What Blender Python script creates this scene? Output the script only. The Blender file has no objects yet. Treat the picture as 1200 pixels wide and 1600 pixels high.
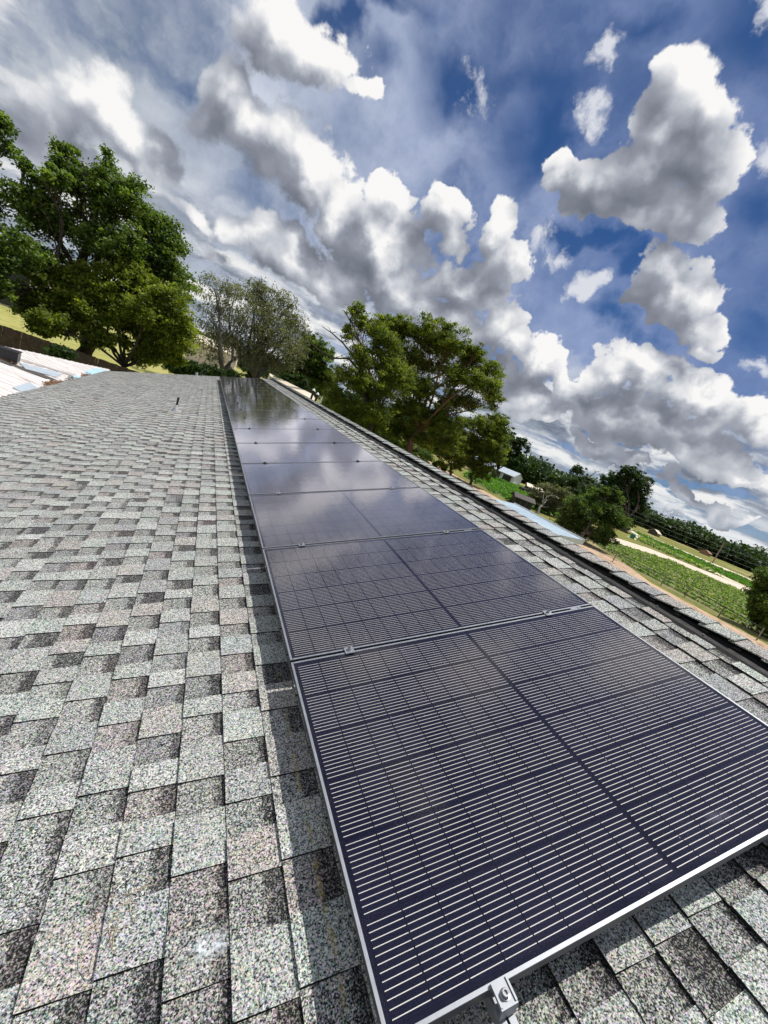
import bpy, math, random
import numpy as np
from mathutils import Vector, Matrix

random.seed(7); RNG = np.random.default_rng(7)
scene = bpy.context.scene
R_ = math.radians
W0, H0 = 1200.0, 1600.0
FPX = 656.148                       # focal length in pixels of a 1200 x 1600 picture
CM = np.array([[0.86153, -0.23675, -0.44913],
               [-0.35687, 0.34683, -0.86738],
               [0.36112, 0.90756, 0.21431]])     # camera axes (right, up, back) in world space
CL = np.array([-0.62027, -0.34726, 5.01996])
PITCH = R_(18.43)                   # roof pitch, 4 in 12
Z0 = 3.9                            # height of the roof frame's origin above the ground

# ---------------------------------------------------------------- camera
cd = bpy.data.cameras.new('camera'); cam = bpy.data.objects.new('camera', cd)
scene.collection.objects.link(cam); scene.camera = cam
cd.sensor_fit = 'VERTICAL'; cd.sensor_height = 36.0; cd.lens = FPX / H0 * 36.0
cd.clip_start = 0.02; cd.clip_end = 6000
m4 = Matrix.Identity(4)
for i in range(3):
    for j in range(3): m4[i][j] = CM[i, j]
    m4[i][3] = CL[i]
cam.matrix_world = m4

# ---------------------------------------------------------------- sun
SUN = np.array([0.43, 0.08, 1.12]); SUN /= np.linalg.norm(SUN)      # towards the sun
sl = bpy.data.lights.new('sun', 'SUN'); sl.energy = 5.0; sl.angle = R_(0.5); sl.color = (1.0, 0.955, 0.88)
so = bpy.data.objects.new('sun', sl); scene.collection.objects.link(so)
so.rotation_euler = Vector(SUN).to_track_quat('Z', 'Y').to_euler(); so.location = (20, 10, 60)

# ---------------------------------------------------------------- exposure
scene.render.engine = 'CYCLES'
vs = scene.view_settings
vs.view_transform = 'Standard'; vs.look = 'None'; vs.exposure = -0.10; vs.gamma = 1.0; vs.use_curve_mapping = False
scene.cycles.max_bounces = 4; scene.cycles.diffuse_bounces = 2; scene.cycles.glossy_bounces = 2; scene.cycles.transparent_max_bounces = 4
scene.cycles.use_adaptive_sampling = True; scene.cycles.adaptive_threshold = 0.03; scene.cycles.caustics_reflective = False
scene.cycles.caustics_refractive = False

# ---------------------------------------------------------------- node helper
class NT:
    """small wrapper: every method adds one node and returns its output socket"""
    def __init__(s, tree): s.t = tree; s.n = tree.nodes; s.l = tree.links
    def put(s, inp, v):
        if v is None: return
        if isinstance(v, bpy.types.NodeSocket): s.l.new(v, inp)
        else:
            if hasattr(inp.default_value, '__len__') and not hasattr(v, '__len__'): v = [v] * len(inp.default_value)
            if hasattr(inp.default_value, '__len__') and len(inp.default_value) == 4 and len(v) == 3: v = tuple(v) + (1,)
            inp.default_value = v
    def m(s, op, a, b=None, c=None, clamp=False):
        n = s.n.new('ShaderNodeMath'); n.operation = op; n.use_clamp = clamp
        s.put(n.inputs[0], a); s.put(n.inputs[1], b); s.put(n.inputs[2], c); return n.outputs[0]
    def v(s, op, a, b=None, scale=None):
        n = s.n.new('ShaderNodeVectorMath'); n.operation = op
        s.put(n.inputs[0], a); s.put(n.inputs[1], b)
        if scale is not None: s.put(n.inputs['Scale'], scale)
        return n.outputs['Value'] if op in ('DOT_PRODUCT', 'LENGTH', 'DISTANCE') else n.outputs[0]
    def xyz(s, x=0.0, y=0.0, z=0.0):
        n = s.n.new('ShaderNodeCombineXYZ'); s.put(n.inputs[0], x); s.put(n.inputs[1], y); s.put(n.inputs[2], z); return n.outputs[0]
    def sep(s, v):
        n = s.n.new('ShaderNodeSeparateXYZ'); s.put(n.inputs[0], v); return n.outputs
    def noise(s, vec, scale, detail=4, rough=0.5, dist=0.0, col=False, lac=2.0):
        n = s.n.new('ShaderNodeTexNoise'); s.put(n.inputs['Vector'], vec); n.inputs['Scale'].default_value = scale
        n.inputs['Detail'].default_value = detail; n.inputs['Roughness'].default_value = rough
        n.inputs['Distortion'].default_value = dist; n.inputs['Lacunarity'].default_value = lac
        return n.outputs['Color'] if col else n.outputs['Fac']
    def voro(s, vec, scale, feature='F1', out='Color', rnd=1.0):
        n = s.n.new('ShaderNodeTexVoronoi'); n.feature = feature; s.put(n.inputs['Vector'], vec)
        n.inputs['Scale'].default_value = scale; n.inputs['Randomness'].default_value = rnd; return n.outputs[out]
    def map(s, v, a, b, c=0.0, d=1.0, smooth=False):
        n = s.n.new('ShaderNodeMapRange'); n.interpolation_type = 'SMOOTHSTEP' if smooth else 'LINEAR'
        s.put(n.inputs['Value'], v); s.put(n.inputs['From Min'], a); s.put(n.inputs['From Max'], b)
        s.put(n.inputs['To Min'], c); s.put(n.inputs['To Max'], d); return n.outputs[0]
    def ramp(s, fac, stops, mode='LINEAR'):
        n = s.n.new('ShaderNodeValToRGB'); n.color_ramp.interpolation = mode; e = n.color_ramp.elements
        while len(e) < len(stops): e.new(0.5)
        for q, (p, c) in zip(e, stops):
            q.position = p; q.color = (tuple(c) + (1,)) if hasattr(c, '__len__') else (c, c, c, 1)
        s.put(n.inputs[0], fac); return n.outputs[0]
    def mix(s, fac, a, b, mode='MIX'):
        n = s.n.new('ShaderNodeMix'); n.data_type = 'RGBA'; n.blend_type = mode
        s.put(n.inputs['Factor'], fac); s.put(n.inputs[6], a); s.put(n.inputs[7], b); return n.outputs[2]
    def attr(s, name, out='Fac'):
        n = s.n.new('ShaderNodeAttribute'); n.attribute_name = name; return n.outputs[out]
    def tex(s, which): return s.n.new('ShaderNodeTexCoord').outputs[which]
    def pos(s): return s.n.new('ShaderNodeNewGeometry').outputs['Position']
    def bump(s, h, strength=0.5, dist=0.01):
        n = s.n.new('ShaderNodeBump'); n.inputs['Strength'].default_value = strength
        n.inputs['Distance'].default_value = dist; s.put(n.inputs['Height'], h); return n.outputs[0]
    def mapping(s, v, loc=(0, 0, 0), rot=(0, 0, 0), scale=(1, 1, 1), kind='POINT'):
        n = s.n.new('ShaderNodeMapping'); n.vector_type = kind; s.put(n.inputs[0], v)
        n.inputs[1].default_value = loc; n.inputs[2].default_value = rot; n.inputs[3].default_value = scale; return n.outputs[0]

# ---------------------------------------------------------------- sky: blue Nishita sky behind banks of cumulus
world = bpy.data.worlds.new('World'); scene.world = world; world.use_nodes = True
world.cycles.sampling_method = 'NONE'
wt = world.node_tree; wt.nodes.clear(); N = NT(wt)
def tangent(N, d):
    """coordinates of a sky direction on a plane tangent to the sky straight ahead of the viewer"""
    fw = N.m('MAXIMUM', N.v('DOT_PRODUCT', d, tuple(-CM[:, 2])), 0.12)
    x = N.m('DIVIDE', N.v('DOT_PRODUCT', d, tuple(CM[:, 0])), fw)
    y = N.m('DIVIDE', N.v('DOT_PRODUCT', d, tuple(CM[:, 1])), fw)
    return N.xyz(N.m('MULTIPLY_ADD', x, FPX / 1000, 0.6), N.m('MULTIPLY_ADD', y, -FPX / 1000, 0.8), 0.0)
# heaps of cumulus: centre, half axes, tilt (degrees), height
HEAPS = [
 (1072,108,62,58,0,1),(1120,165,58,62,0,1),(1060,190,72,70,0,1),(1100,232,66,58,0,1),(1022,265,92,62,-15,1),
 (955,282,92,50,5,1),(880,272,46,38,10,1),(985,330,125,44,20,1),(1100,292,48,46,0,1),(1065,345,72,42,0,1),
 (1050,430,62,48,0,1),(1105,432,42,42,0,1),(1020,465,52,42,0,1),(1090,490,52,48,20,1),(1102,535,26,24,0,.9),

 (684,338,50,56,0,1),(775,350,42,50,0,1),(800,400,46,46,20,1),(735,440,92,44,22,1),
 (602,310,34,42,0,1),
 (350,160,72,82,30,1),(410,215,86,70,42,1),(480,270,92,62,42,1),(545,330,72,52,42,1),(600,372,62,42,30,1),
 (440,50,112,58,42,1),(505,100,72,42,35,.9),(560,145,46,24,35,.7),
 (150,165,92,56,40,1),(215,215,86,48,42,1),(262,262,40,24,42,.9),(60,160,112,56,32,.9),(100,250,140,40,38,.8),(30,230,66,44,20,.9),
 (395,355,62,34,15,1),(460,385,82,50,22,1),(515,430,72,42,28,.95),(600,420,92,52,25,1),
 (640,470,84,40,25,1),(715,502,80,42,25,1),(800,515,52,40,20,1),(850,558,60,40,25,1),(895,602,54,34,25,1),(765,572,70,30,25,1),(835,625,72,30,22,.9),
 (960,585,46,30,20,.9),(1012,585,60,44,20,1),(1082,598,60,42,20,1),(1155,650,80,44,20,1),(1030,655,100,42,22,1),(960,660,112,36,22,.95),
 (1110,720,120,36,22,1), (850,655,34,13,22,.9), (925,692,46,15,22,.9), (880,640,30,12,20,.8), (990,722,52,15,22,.9), (1070,768,60,15,22,.9), (1150,800,60,14,22,.9), (1185,765,40,16,22,.9), (960,735,26,9,22,.8), (1040,800,34,9,22,.8), (300,330,50,16,40,.7), (340,400,44,16,30,.8), (250,300,40,14,40,.6),
 
]
# loose wisps
WISPS = [(952,75,34,56,22,1), (925,160,30,50,25,.8), (1180,22,50,36,20,1), (905,474,44,36,10,1.2), (1185,240,46,40,-30,.9), (1180,560,50,26,22,.9), (880,380,40,50,20,.7), (750,110,40,60,20,.6)]
# undersides in their own shade: centre, half axes, tilt, depth
BASES = [
 (960,325,125,32,20,.75),(1050,290,80,60,40,.4),(1010,505,62,30,25,.6),(1045,470,62,30,20,.45),(900,490,30,15,20,.25),
 (690,375,46,24,22,.45),(735,455,92,30,24,.8),(790,400,46,30,30,.5),
 (345,225,72,48,45,.75),(430,290,122,34,44,.85),(540,375,102,28,38,.8),(300,150,30,60,20,.4),
 (420,95,112,34,44,.65),(500,130,60,20,40,.35),
 (190,245,132,24,42,.5),(70,200,122,34,36,.55),(110,280,122,22,38,.5),(230,190,22,60,-40,.35),
 (440,425,102,20,24,.40),(520,455,82,20,28,.35),(600,450,92,18,25,.30),(720,545,132,14,25,.22),(860,620,112,16,24,.30),
 (1000,665,152,30,23,.7),(1110,665,112,30,23,.7),(1170,700,112,34,22,.7),(1010,625,40,20,20,.35),(930,650,112,22,24,.5),(1140,740,112,20,22,.45),
]
# open blue between the clouds
GAPS = [
 (835,215,76,122,20,1),(700,120,66,92,-10,.95),(800,110,120,60,10,.55),(1165,55,92,92,0,.7),(1180,330,56,92,10,.75),(525,45,30,62,-20,1),
 (925,385,60,30,15,1),(965,425,40,36,0,.9),(590,10,80,30,0,.7),(560,125,46,60,-30,.4),(985,520,60,34,20,.8),(1170,490,56,70,0,.55),(1000,40,80,40,0,.6),
]
def field(N, p, blobs):
    out = None; c = N.sep(p)
    for cx, cy, rx, ry, rot, amp in blobs:      # chained one after the other, which keeps the shader's stack small
        q = N.mapping(N.xyz(c[0], c[1], out), (cx / 1000, cy / 1000, 0), (0, 0, R_(rot)), (rx / 1000, ry / 1000, 1e6), 'TEXTURE')
        f = N.m('MULTIPLY_ADD', N.v('LENGTH', q), -amp, amp)
        if out is None: out = f
        else: out = N.m('SMOOTH_MAX', out, f, 0.22)
    return out
def make_group(full):
    """height of the cloud heaps over the sky: laid-out heaps plus billows at several sizes; elsewhere scattered cumulus"""
    g = bpy.data.node_groups.new('cloud_density', 'ShaderNodeTree')
    for nm in ('Dir', 'Warp'): g.interface.new_socket(nm, in_out='INPUT', socket_type='NodeSocketVector')
    for nm in ('Height', 'Coarse', 'Puff'): g.interface.new_socket(nm, in_out='OUTPUT', socket_type='NodeSocketFloat')
    gi = g.nodes.new('NodeGroupInput'); go = g.nodes.new('NodeGroupOutput'); N = NT(g)
    d, w = gi.outputs[0], gi.outputs[1]; wx = N.sep(w)
    pw = N.v('ADD', tangent(N, d), N.xyz(N.m('MULTIPLY', wx[0], 0.16), N.m('MULTIPLY', wx[1], 0.16), 0.0))
    f = field(N, pw, HEAPS)
    billow = N.voro(N.v('ADD', d, N.v('SCALE', w, scale=0.10)), 17.0, 'F1', 'Distance')
    f = N.m('MULTIPLY_ADD', billow, -0.34, N.m('ADD', f, 0.12))
    g.links.new(f, go.inputs[1])
    if full:
        bill2 = N.voro(N.v('ADD', d, N.v('SCALE', w, scale=0.06)), 42.0, 'F1', 'Distance')
        f = N.m('MULTIPLY_ADD', bill2, -0.16, N.m('ADD', f, 0.06))
        g.links.new(N.m('SUBTRACT', 0.42, N.m('MULTIPLY_ADD', billow, 0.62, N.m('MULTIPLY', bill2, 0.38))), go.inputs[2])
        f = N.m('MULTIPLY_ADD', N.m('SUBTRACT', N.noise(d, 15.0, 9, 0.66), 0.5), 1.15, f)
        sv = N.sep(d); zz = N.m('MAXIMUM', sv[2], 0.04)
        pl = N.xyz(N.m('DIVIDE', sv[0], zz), N.m('DIVIDE', sv[1], zz), 0.0)
        far = N.m('MULTIPLY', N.m('SUBTRACT', N.noise(pl, 1.3, 5, 0.55), 0.52), 3.0)
        side = N.map(N.v('DOT_PRODUCT', d, tuple(-CM[:, 2])), 0.66, 0.52, 0, 1, True)
        f = N.m('ADD', N.m('MULTIPLY', f, N.m('SUBTRACT', 1.0, side)), N.m('MULTIPLY', far, side))
    g.links.new(f, go.inputs[0]); return g
def dens(g, d, w):
    n = wt.nodes.new('ShaderNodeGroup'); n.node_tree = g; wt.links.new(d, n.inputs[0]); wt.links.new(w, n.inputs[1]); return n.outputs
d0 = N.v('NORMALIZE', N.tex('Generated'))
wv = N.v('SUBTRACT', N.noise(d0, 7.0, 5, 0.55, col=True), (0.5, 0.5, 0.5))
DL = make_group(False)
D0, E0, PUFF = dens(make_group(True), d0, wv)
D1 = dens(DL, N.v('NORMALIZE', N.v('ADD', d0, tuple(SUN * 0.07))), wv)[1]
P0 = tangent(N, d0); sd = N.sep(d0)
front = N.map(N.v('DOT_PRODUCT', d0, tuple(-CM[:, 2])), 0.3, 0.45, 0, 1, True)
wvs = N.sep(wv)
PW = N.v('ADD', P0, N.xyz(N.m('MULTIPLY', wvs[0], 0.24), N.m('MULTIPLY', wvs[1], 0.24), 0.0))
sky = wt.nodes.new('ShaderNodeTexSky'); sky.sky_type = 'NISHITA'; sky.sun_disc = False
sky.sun_elevation = math.asin(SUN[2]); sky.sun_rotation = math.atan2(SUN[0], SUN[1])
sky.air_density = 1.0; sky.dust_density = 0.4; sky.ozone_density = 2.5
blue = N.mix(1.0, sky.outputs[0], (0.17, 0.35, 0.58), 'MULTIPLY')
SKS = 0.10                                    # strength of the sky
cl = lambda c: tuple(x / SKS for x in c)
# thin high veil, streaked
gap = N.m('MULTIPLY', N.map(field(N, PW, GAPS), -0.15, 0.75, 0, 1, True), front)
zz = N.m('MAXIMUM', sd[2], 0.06)
pl = N.xyz(N.m('DIVIDE', sd[0], zz), N.m('DIVIDE', sd[1], zz), 0.0)
vn = N.noise(N.v('ADD', N.v('SCALE', d0, scale=3.4), N.v('SCALE', wv, scale=0.7)), 1.5, 6, 0.52)
veil = N.map(vn, 0.28, 0.62, 0.22, 1.0, True)
veil = N.m('MULTIPLY', veil, N.m('MULTIPLY_ADD', gap, -0.93, 1.0))
# more veil towards the left of the view, less to the right
px = N.sep(P0)
veil = N.m('MULTIPLY', veil, N.map(px[0], 0.35, 1.0, 1.35, 0.60), clamp=True)
vcol = N.mix(N.map(N.noise(d0, 7.0, 5, 0.6), 0.3, 0.7), N.mix(N.map(px[0], 0.2, 0.9), cl((0.30, 0.36, 0.45)), cl((0.17, 0.25, 0.50))), N.mix(N.map(px[0], 0.2, 0.9), cl((0.72, 0.76, 0.82)), cl((0.46, 0.54, 0.78))))
base = N.mix(veil, blue, vcol)
wf = N.m('MULTIPLY_ADD', N.m('SUBTRACT', N.noise(N.v('ADD', d0, N.v('SCALE', wv, scale=0.12)), 20.0, 8, 0.68), 0.5), 2.4, N.m('ADD', field(N, PW, WISPS), -0.12))
base = N.mix(N.m('MULTIPLY', N.m('MULTIPLY', N.map(wf, 0.0, 0.75, 0, 0.92, True), front), 1.0), base, cl((0.80, 0.82, 0.88)))
# rows of flat-based cloud receding to the horizon
def row(lift):
    z = N.m('ADD', N.m('MAXIMUM', N.m('ADD', sd[2], lift), 0.0), 0.125)
    q = N.xyz(N.m('DIVIDE', sd[0], z), N.m('DIVIDE', sd[1], z), 0.0)
    return N.noise(N.v('ADD', q, N.v('SCALE', wv, scale=0.9)), 1.35, 7, 0.55)
r0 = row(0.0); r1 = row(0.022)
barm = N.map(r0, 0.38, 0.47, 0, 1, True)
bart = N.m('MULTIPLY_ADD', N.m('SUBTRACT', r0, r1), 3.2, N.map(r0, 0.42, 0.66, 0.62, 0.30))
barc = N.ramp(bart, [(0.05, cl((0.17, 0.20, 0.26))), (0.35, cl((0.33, 0.37, 0.44))), (0.6, cl((0.66, 0.69, 0.74))), (0.9, cl((1.0, 0.99, 0.96)))])
low = N.map(sd[2], 0.30, 0.12, 0, 1, True)
base = N.mix(N.m('MULTIPLY', N.m('MULTIPLY', barm, low), 0.95), base, barc)
base = N.mix(N.m('MULTIPLY', N.map(sd[2], 0.10, 0.0, 0, 1), 0.18), base, cl((0.60, 0.70, 0.80)))
# cumulus on top
alpha = N.map(D0, N.map(px[0], 0.30, 0.60, -0.16, -0.02), N.map(px[0], 0.30, 0.60, 0.28, 0.13), 0, 1, True)
lit = N.m('MULTIPLY_ADD', N.m('SUBTRACT', E0, D1), 0.72, 0.50)
edge = N.map(D0, 0.0, 0.5, 0.16, -0.08)
sh = N.m('MULTIPLY', N.map(field(N, PW, BASES), -0.75, 0.80, 0, 0.44, True), front)
side2 = N.m('MULTIPLY', N.map(D0, 0.5, 1.3, 0, 0.5), N.m('SUBTRACT', 1.0, front))
fine = N.m('ADD', N.m('MULTIPLY', N.m('SUBTRACT', N.noise(d0, 30.0, 6, 0.62), 0.5), 0.42), N.m('MULTIPLY', N.m('SUBTRACT', N.noise(d0, 8.0, 3, 0.5), 0.5), 0.3))
tone = N.m('MULTIPLY_ADD', PUFF, 0.75, N.m('SUBTRACT', N.m('ADD', lit, edge), N.m('ADD', sh, side2)))
tone = N.m('ADD', tone, fine)
T = lambda t: (t + 0.5) / 1.6
ccol = N.ramp(N.map(tone, -0.5, 1.1), [(T(-0.5), cl((0.15, 0.17, 0.21))), (T(-0.1), cl((0.23, 0.25, 0.30))), (T(0.2), cl((0.33, 0.355, 0.42))), (T(0.42), cl((0.47, 0.50, 0.56))),
                     (T(0.66), cl((0.68, 0.70, 0.75))), (T(1.0), cl((1.02, 1.01, 1.0)))])
final = N.mix(alpha, base, ccol)
# air thickens towards the horizon
final = N.mix(N.map(sd[2], 0.08, -0.01, 0, 0.30), final, cl((0.62, 0.71, 0.82)))
bg = wt.nodes.new('ShaderNodeBackground'); bg.inputs[1].default_value = SKS
wo = wt.nodes.new('ShaderNodeOutputWorld')
wt.links.new(final, bg.inputs[0]); wt.links.new(bg.outputs[0], wo.inputs[0])

# ---------------------------------------------------------------- building helpers
COL = scene.collection
def G(px, py, z=0.0):
    """point where the sight line through a spot of the photograph meets the level z"""
    d = CM @ np.array([(px - 600) / FPX, -(py - 800) / FPX, -1.0]); t = (z - CL[2]) / d[2]
    p = CL + t * d; return Vector(p)
def AT(px, py, dist):
    """point on the sight line at a horizontal distance"""
    d = CM @ np.array([(px - 600) / FPX, -(py - 800) / FPX, -1.0]); t = dist / math.hypot(d[0], d[1])
    return Vector(CL + t * d)
ca, sa = math.cos(PITCH), math.sin(PITCH)
def RW(x, y, z=0.0): return Vector((x * ca - z * sa, y, x * sa + z * ca + Z0))       # roof frame -> world
def mat(name, build, disp=False):
    m = bpy.data.materials.new(name); m.use_nodes = True; t = m.node_tree; t.nodes.clear(); N = NT(t)
    o = t.nodes.new('ShaderNodeOutputMaterial'); t.links.new(build(N), o.inputs[0]); return m
def pbsdf(N, color, rough=0.6, metal=0.0, spec=0.5, normal=None, coat=0.0, sheen=0.0):
    b = N.n.new('ShaderNodeBsdfPrincipled')
    N.put(b.inputs['Base Color'], color); N.put(b.inputs['Roughness'], rough); N.put(b.inputs['Metallic'], metal)
    N.put(b.inputs['Specular IOR Level'], spec); b.inputs['Coat Weight'].default_value = coat
    if normal is not None: N.l.new(normal, b.inputs['Normal'])
    return b.outputs[0]
def rough_mat(name, c1, c2, scale=4.0, rough=0.7, metal=0.0, spec=0.4, bump=0.0, fine=60.0):
    """two-tone weathered surface"""
    def f(N):
        p = N.pos(); n = N.noise(p, scale, 6, 0.65); n2 = N.noise(p, fine, 3, 0.6)
        c = N.mix(N.map(N.m('ADD', N.m('MULTIPLY', n, 0.7), N.m('MULTIPLY', n2, 0.3)), 0.35, 0.65), c1, c2)
        return pbsdf(N, c, N.map(n, 0.3, 0.7, rough * 0.85, min(1, rough * 1.15)), metal, spec, N.bump(n2, bump, 0.01) if bump else None)
    return mat(name, f)
class MB:
    """collects faces for one mesh"""
    def __init__(s): s.v = []; s.f = []; s.mi = []; s.at = {}
    def face(s, pts, m=0, **at):
        b = len(s.v); s.v += [tuple(p) for p in pts]; s.f.append(tuple(range(b, b + len(pts)))); s.mi.append(m)
    def box(s, c, h, m=0, rot=None, skip=()):
        c = Vector(c); q = []
        for dz in (-1, 1):
            for dy in (-1, 1):
                for dx in (-1, 1):
                    p = Vector((dx * h[0], dy * h[1], dz * h[2]))
                    if rot is not None: p = rot @ p
                    q.append(tuple(c + p))
        b = len(s.v); s.v += q
        for i, f in enumerate([(0, 2, 3, 1), (4, 5, 7, 6), (0, 1, 5, 4), (2, 6, 7, 3), (0, 4, 6, 2), (1, 3, 7, 5)]):
            if i in skip: continue
            s.f.append(tuple(b + k for k in f)); s.mi.append(m)
    def tube(s, pts, radii, seg=8, m=0, caps=True):
        pts = [Vector(p) for p in pts]; b0 = len(s.v); n = len(pts)
        if not hasattr(radii, '__len__'): radii = [radii] * n
        up = Vector((0.13, 0.21, 0.97))
        for i, p in enumerate(pts):
            t = (pts[min(i + 1, n - 1)] - pts[max(i - 1, 0)]).normalized()
            a = t.cross(up)
            if a.length < 1e-3: a = t.cross(Vector((1, 0, 0)))
            a.normalize(); c = t.cross(a)
            for k in range(seg):
                w = 2 * math.pi * k / seg
                s.v.append(tuple(p + (a * math.cos(w) + c * math.sin(w)) * radii[i]))
        for i in range(n - 1):
            for k in range(seg):
                k2 = (k + 1) % seg
                s.f.append((b0 + i * seg + k, b0 + i * seg + k2, b0 + (i + 1) * seg + k2, b0 + (i + 1) * seg + k)); s.mi.append(m)
        if caps:
            s.f.append(tuple(b0 + k for k in range(seg))[::-1]); s.mi.append(m)
            s.f.append(tuple(b0 + (n - 1) * seg + k for k in range(seg))); s.mi.append(m)
    def lathe(s, c, prof, seg=16, m=0):
        b = len(s.v)
        for r, z in prof:
            for k in range(seg):
                w = 2 * math.pi * k / seg; s.v.append((c[0] + r * math.cos(w), c[1] + r * math.sin(w), c[2] + z))
        for i in range(len(prof) - 1):
            for k in range(seg):
                k2 = (k + 1) % seg
                s.f.append((b + i * seg + k, b + i * seg + k2, b + (i + 1) * seg + k2, b + (i + 1) * seg + k)); s.mi.append(m)
    def mesh(s, name, mats, smooth=False):
        me = bpy.data.meshes.new(name); me.from_pydata(s.v, [], s.f)
        for m in (mats if isinstance(mats, (list, tuple)) else [mats]): me.materials.append(m)
        me.polygons.foreach_set('material_index', s.mi)
        if smooth: me.polygons.foreach_set('use_smooth', [True] * len(s.f))
        me.update(); return me
    def build(s, name, mats, parent=None, smooth=False, kind=None):
        return link(name, s.mesh(name, mats, smooth), parent, kind)
def link(name, me, parent=None, kind=None):
    o = bpy.data.objects.new(name, me); COL.objects.link(o)
    if parent is not None: o.parent = parent
    if kind: o['kind'] = kind
    return o
def tag(o, label, cat, group=None):
    o['label'] = label; o['category'] = cat
    if group: o['group'] = group
    return o
def thing(name, label, cat, loc=(0, 0, 0), rot=(0, 0, 0), group=None):
    o = bpy.data.objects.new(name, None); o.empty_display_size = 0.1; COL.objects.link(o); o.location = loc; o.rotation_euler = rot
    return tag(o, label, cat, group)
TILT = (0, -PITCH, 0)

# ---------------------------------------------------------------- materials of the roof
def shingle_build(flip=1.0):
    def f(N):
        p = N.pos()
        tint = N.m('FRACT', N.m('ADD', N.attr('tint'), N.m('MULTIPLY', N.n.new('ShaderNodeObjectInfo').outputs['Random'], 1.0)))
        uv = N.sep(N.tex('UV'))
        base = N.ramp(tint, [(0.0, (0.30, 0.335, 0.315)), (0.20, (0.36, 0.41, 0.38)), (0.34, (0.335, 0.335, 0.315)), (0.44, (0.34, 0.38, 0.36)),
                             (0.60, (0.25, 0.275, 0.28)), (0.70, (0.40, 0.43, 0.41)), (0.82, (0.325, 0.318, 0.30)), (0.90, (0.29, 0.33, 0.325)), (1.0, (0.42, 0.47, 0.445))], 'CONSTANT')
        big = N.noise(p, 5.0, 3, 0.6, col=True)
        base = N.mix(0.25, base, N.mix(1.0, base, N.mix(0.5, (1, 1, 1), big), 'MULTIPLY'))
        base = N.mix(0.30, base, N.mix(N.map(N.noise(p, 7.0, 3), 0.4, 0.6), (0.335, 0.325, 0.305), (0.31, 0.335, 0.32)))
        # granules at three sizes
        g1 = N.noise(p, 215.0, 2, 0.7); g2 = N.noise(p, 95.0, 3, 0.6); g3 = N.voro(p, 280.0, 'F1', 'Color')
        g = N.m('ADD', N.m('ADD', N.m('MULTIPLY', g1, 0.55), N.m('MULTIPLY', g2, 0.27)), N.m('MULTIPLY', N.sep(g3)[0], 0.20))
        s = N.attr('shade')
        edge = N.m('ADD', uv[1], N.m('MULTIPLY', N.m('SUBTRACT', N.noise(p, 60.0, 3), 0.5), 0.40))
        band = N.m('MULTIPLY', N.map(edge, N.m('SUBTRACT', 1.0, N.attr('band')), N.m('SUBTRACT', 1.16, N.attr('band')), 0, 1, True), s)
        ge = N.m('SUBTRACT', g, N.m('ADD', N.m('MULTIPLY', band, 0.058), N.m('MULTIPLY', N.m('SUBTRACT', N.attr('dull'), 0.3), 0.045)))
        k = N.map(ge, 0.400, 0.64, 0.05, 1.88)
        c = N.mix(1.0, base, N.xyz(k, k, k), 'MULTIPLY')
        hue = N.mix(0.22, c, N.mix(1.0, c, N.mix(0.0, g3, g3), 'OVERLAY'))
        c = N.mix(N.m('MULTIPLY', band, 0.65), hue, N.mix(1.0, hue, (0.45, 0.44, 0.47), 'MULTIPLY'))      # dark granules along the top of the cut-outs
        # chalk lines left by the installers: a worn yellow one under the edge of the array, a white smear
        ps = N.sep(p)
        lx = N.m('DIVIDE', ps[0], 0.9487); ly = ps[1]
        wob = N.m('MULTIPLY', N.m('SUBTRACT', N.noise(N.xyz(0.0, ly, 0.0), 2.2, 2), 0.5), 0.03)
        yd = N.m('ABSOLUTE', N.m('ADD', N.m('ADD', lx, 0.0), wob))
        yl = N.m('MULTIPLY', N.map(yd, 0.013, 0.002, 0, 1, True), N.map(N.noise(p, 26.0, 4, 0.7), 0.42, 0.56, 0, 1.0))
        yl = N.m('MULTIPLY', yl, N.map(ly, 1.5, 0.7, 0, 1))
        c = N.mix(N.m('MULTIPLY', yl, 0.42), c, (0.50, 0.37, 0.10))
        wd = N.v('LENGTH', N.v('MULTIPLY', N.v('SUBTRACT', N.xyz(lx, ly, 0.0), (-0.33 + 0.045, 0.335, 0.0)), (1.0, 2.2, 0.0)))
        ws = N.m('MULTIPLY', N.map(wd, 0.075, 0.005, 0, 1, True), N.map(N.noise(p, 60.0, 4, 0.7), 0.42, 0.6))
        c = N.mix(N.m('MULTIPLY', ws, 0.8), c, (0.78, 0.84, 0.90))
        return pbsdf(N, c, 0.9, 0, 0.25, N.bump(g, 0.75, 0.004))
    return f
M_SH = mat('asphalt_shingle', shingle_build())
M_EDGE = rough_mat('cut_asphalt_edge', (0.010, 0.010, 0.010), (0.022, 0.021, 0.020), 60, 0.8, bump=0.4)
M_DECK = rough_mat('roof_felt', (0.02, 0.02, 0.02), (0.04, 0.04, 0.04), 30)
M_WALL = rough_mat('painted_siding', (0.62, 0.58, 0.50), (0.70, 0.66, 0.58), 2)
M_FASC = rough_mat('fascia_paint', (0.70, 0.70, 0.68), (0.80, 0.80, 0.78), 5)
M_VENT = rough_mat('black_vent_plastic', (0.004, 0.004, 0.0045), (0.010, 0.010, 0.010), 20, 0.7, bump=0.3)
def alu_build(N):
    p = N.pos(); n = N.noise(N.v('MULTIPLY', p, (30, 30, 240)), 1.0, 4, 0.6)
    return pbsdf(N, N.mix(n, (0.24, 0.255, 0.28), (0.38, 0.40, 0.43)), N.map(n, 0.3, 0.7, 0.45, 0.60), 0.65, 0.4)
M_ALU = mat('brushed_aluminium', alu_build)
M_STEEL = rough_mat('bolt_steel', (0.30, 0.30, 0.31), (0.5, 0.5, 0.5), 60, 0.3, 1.0)

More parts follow.
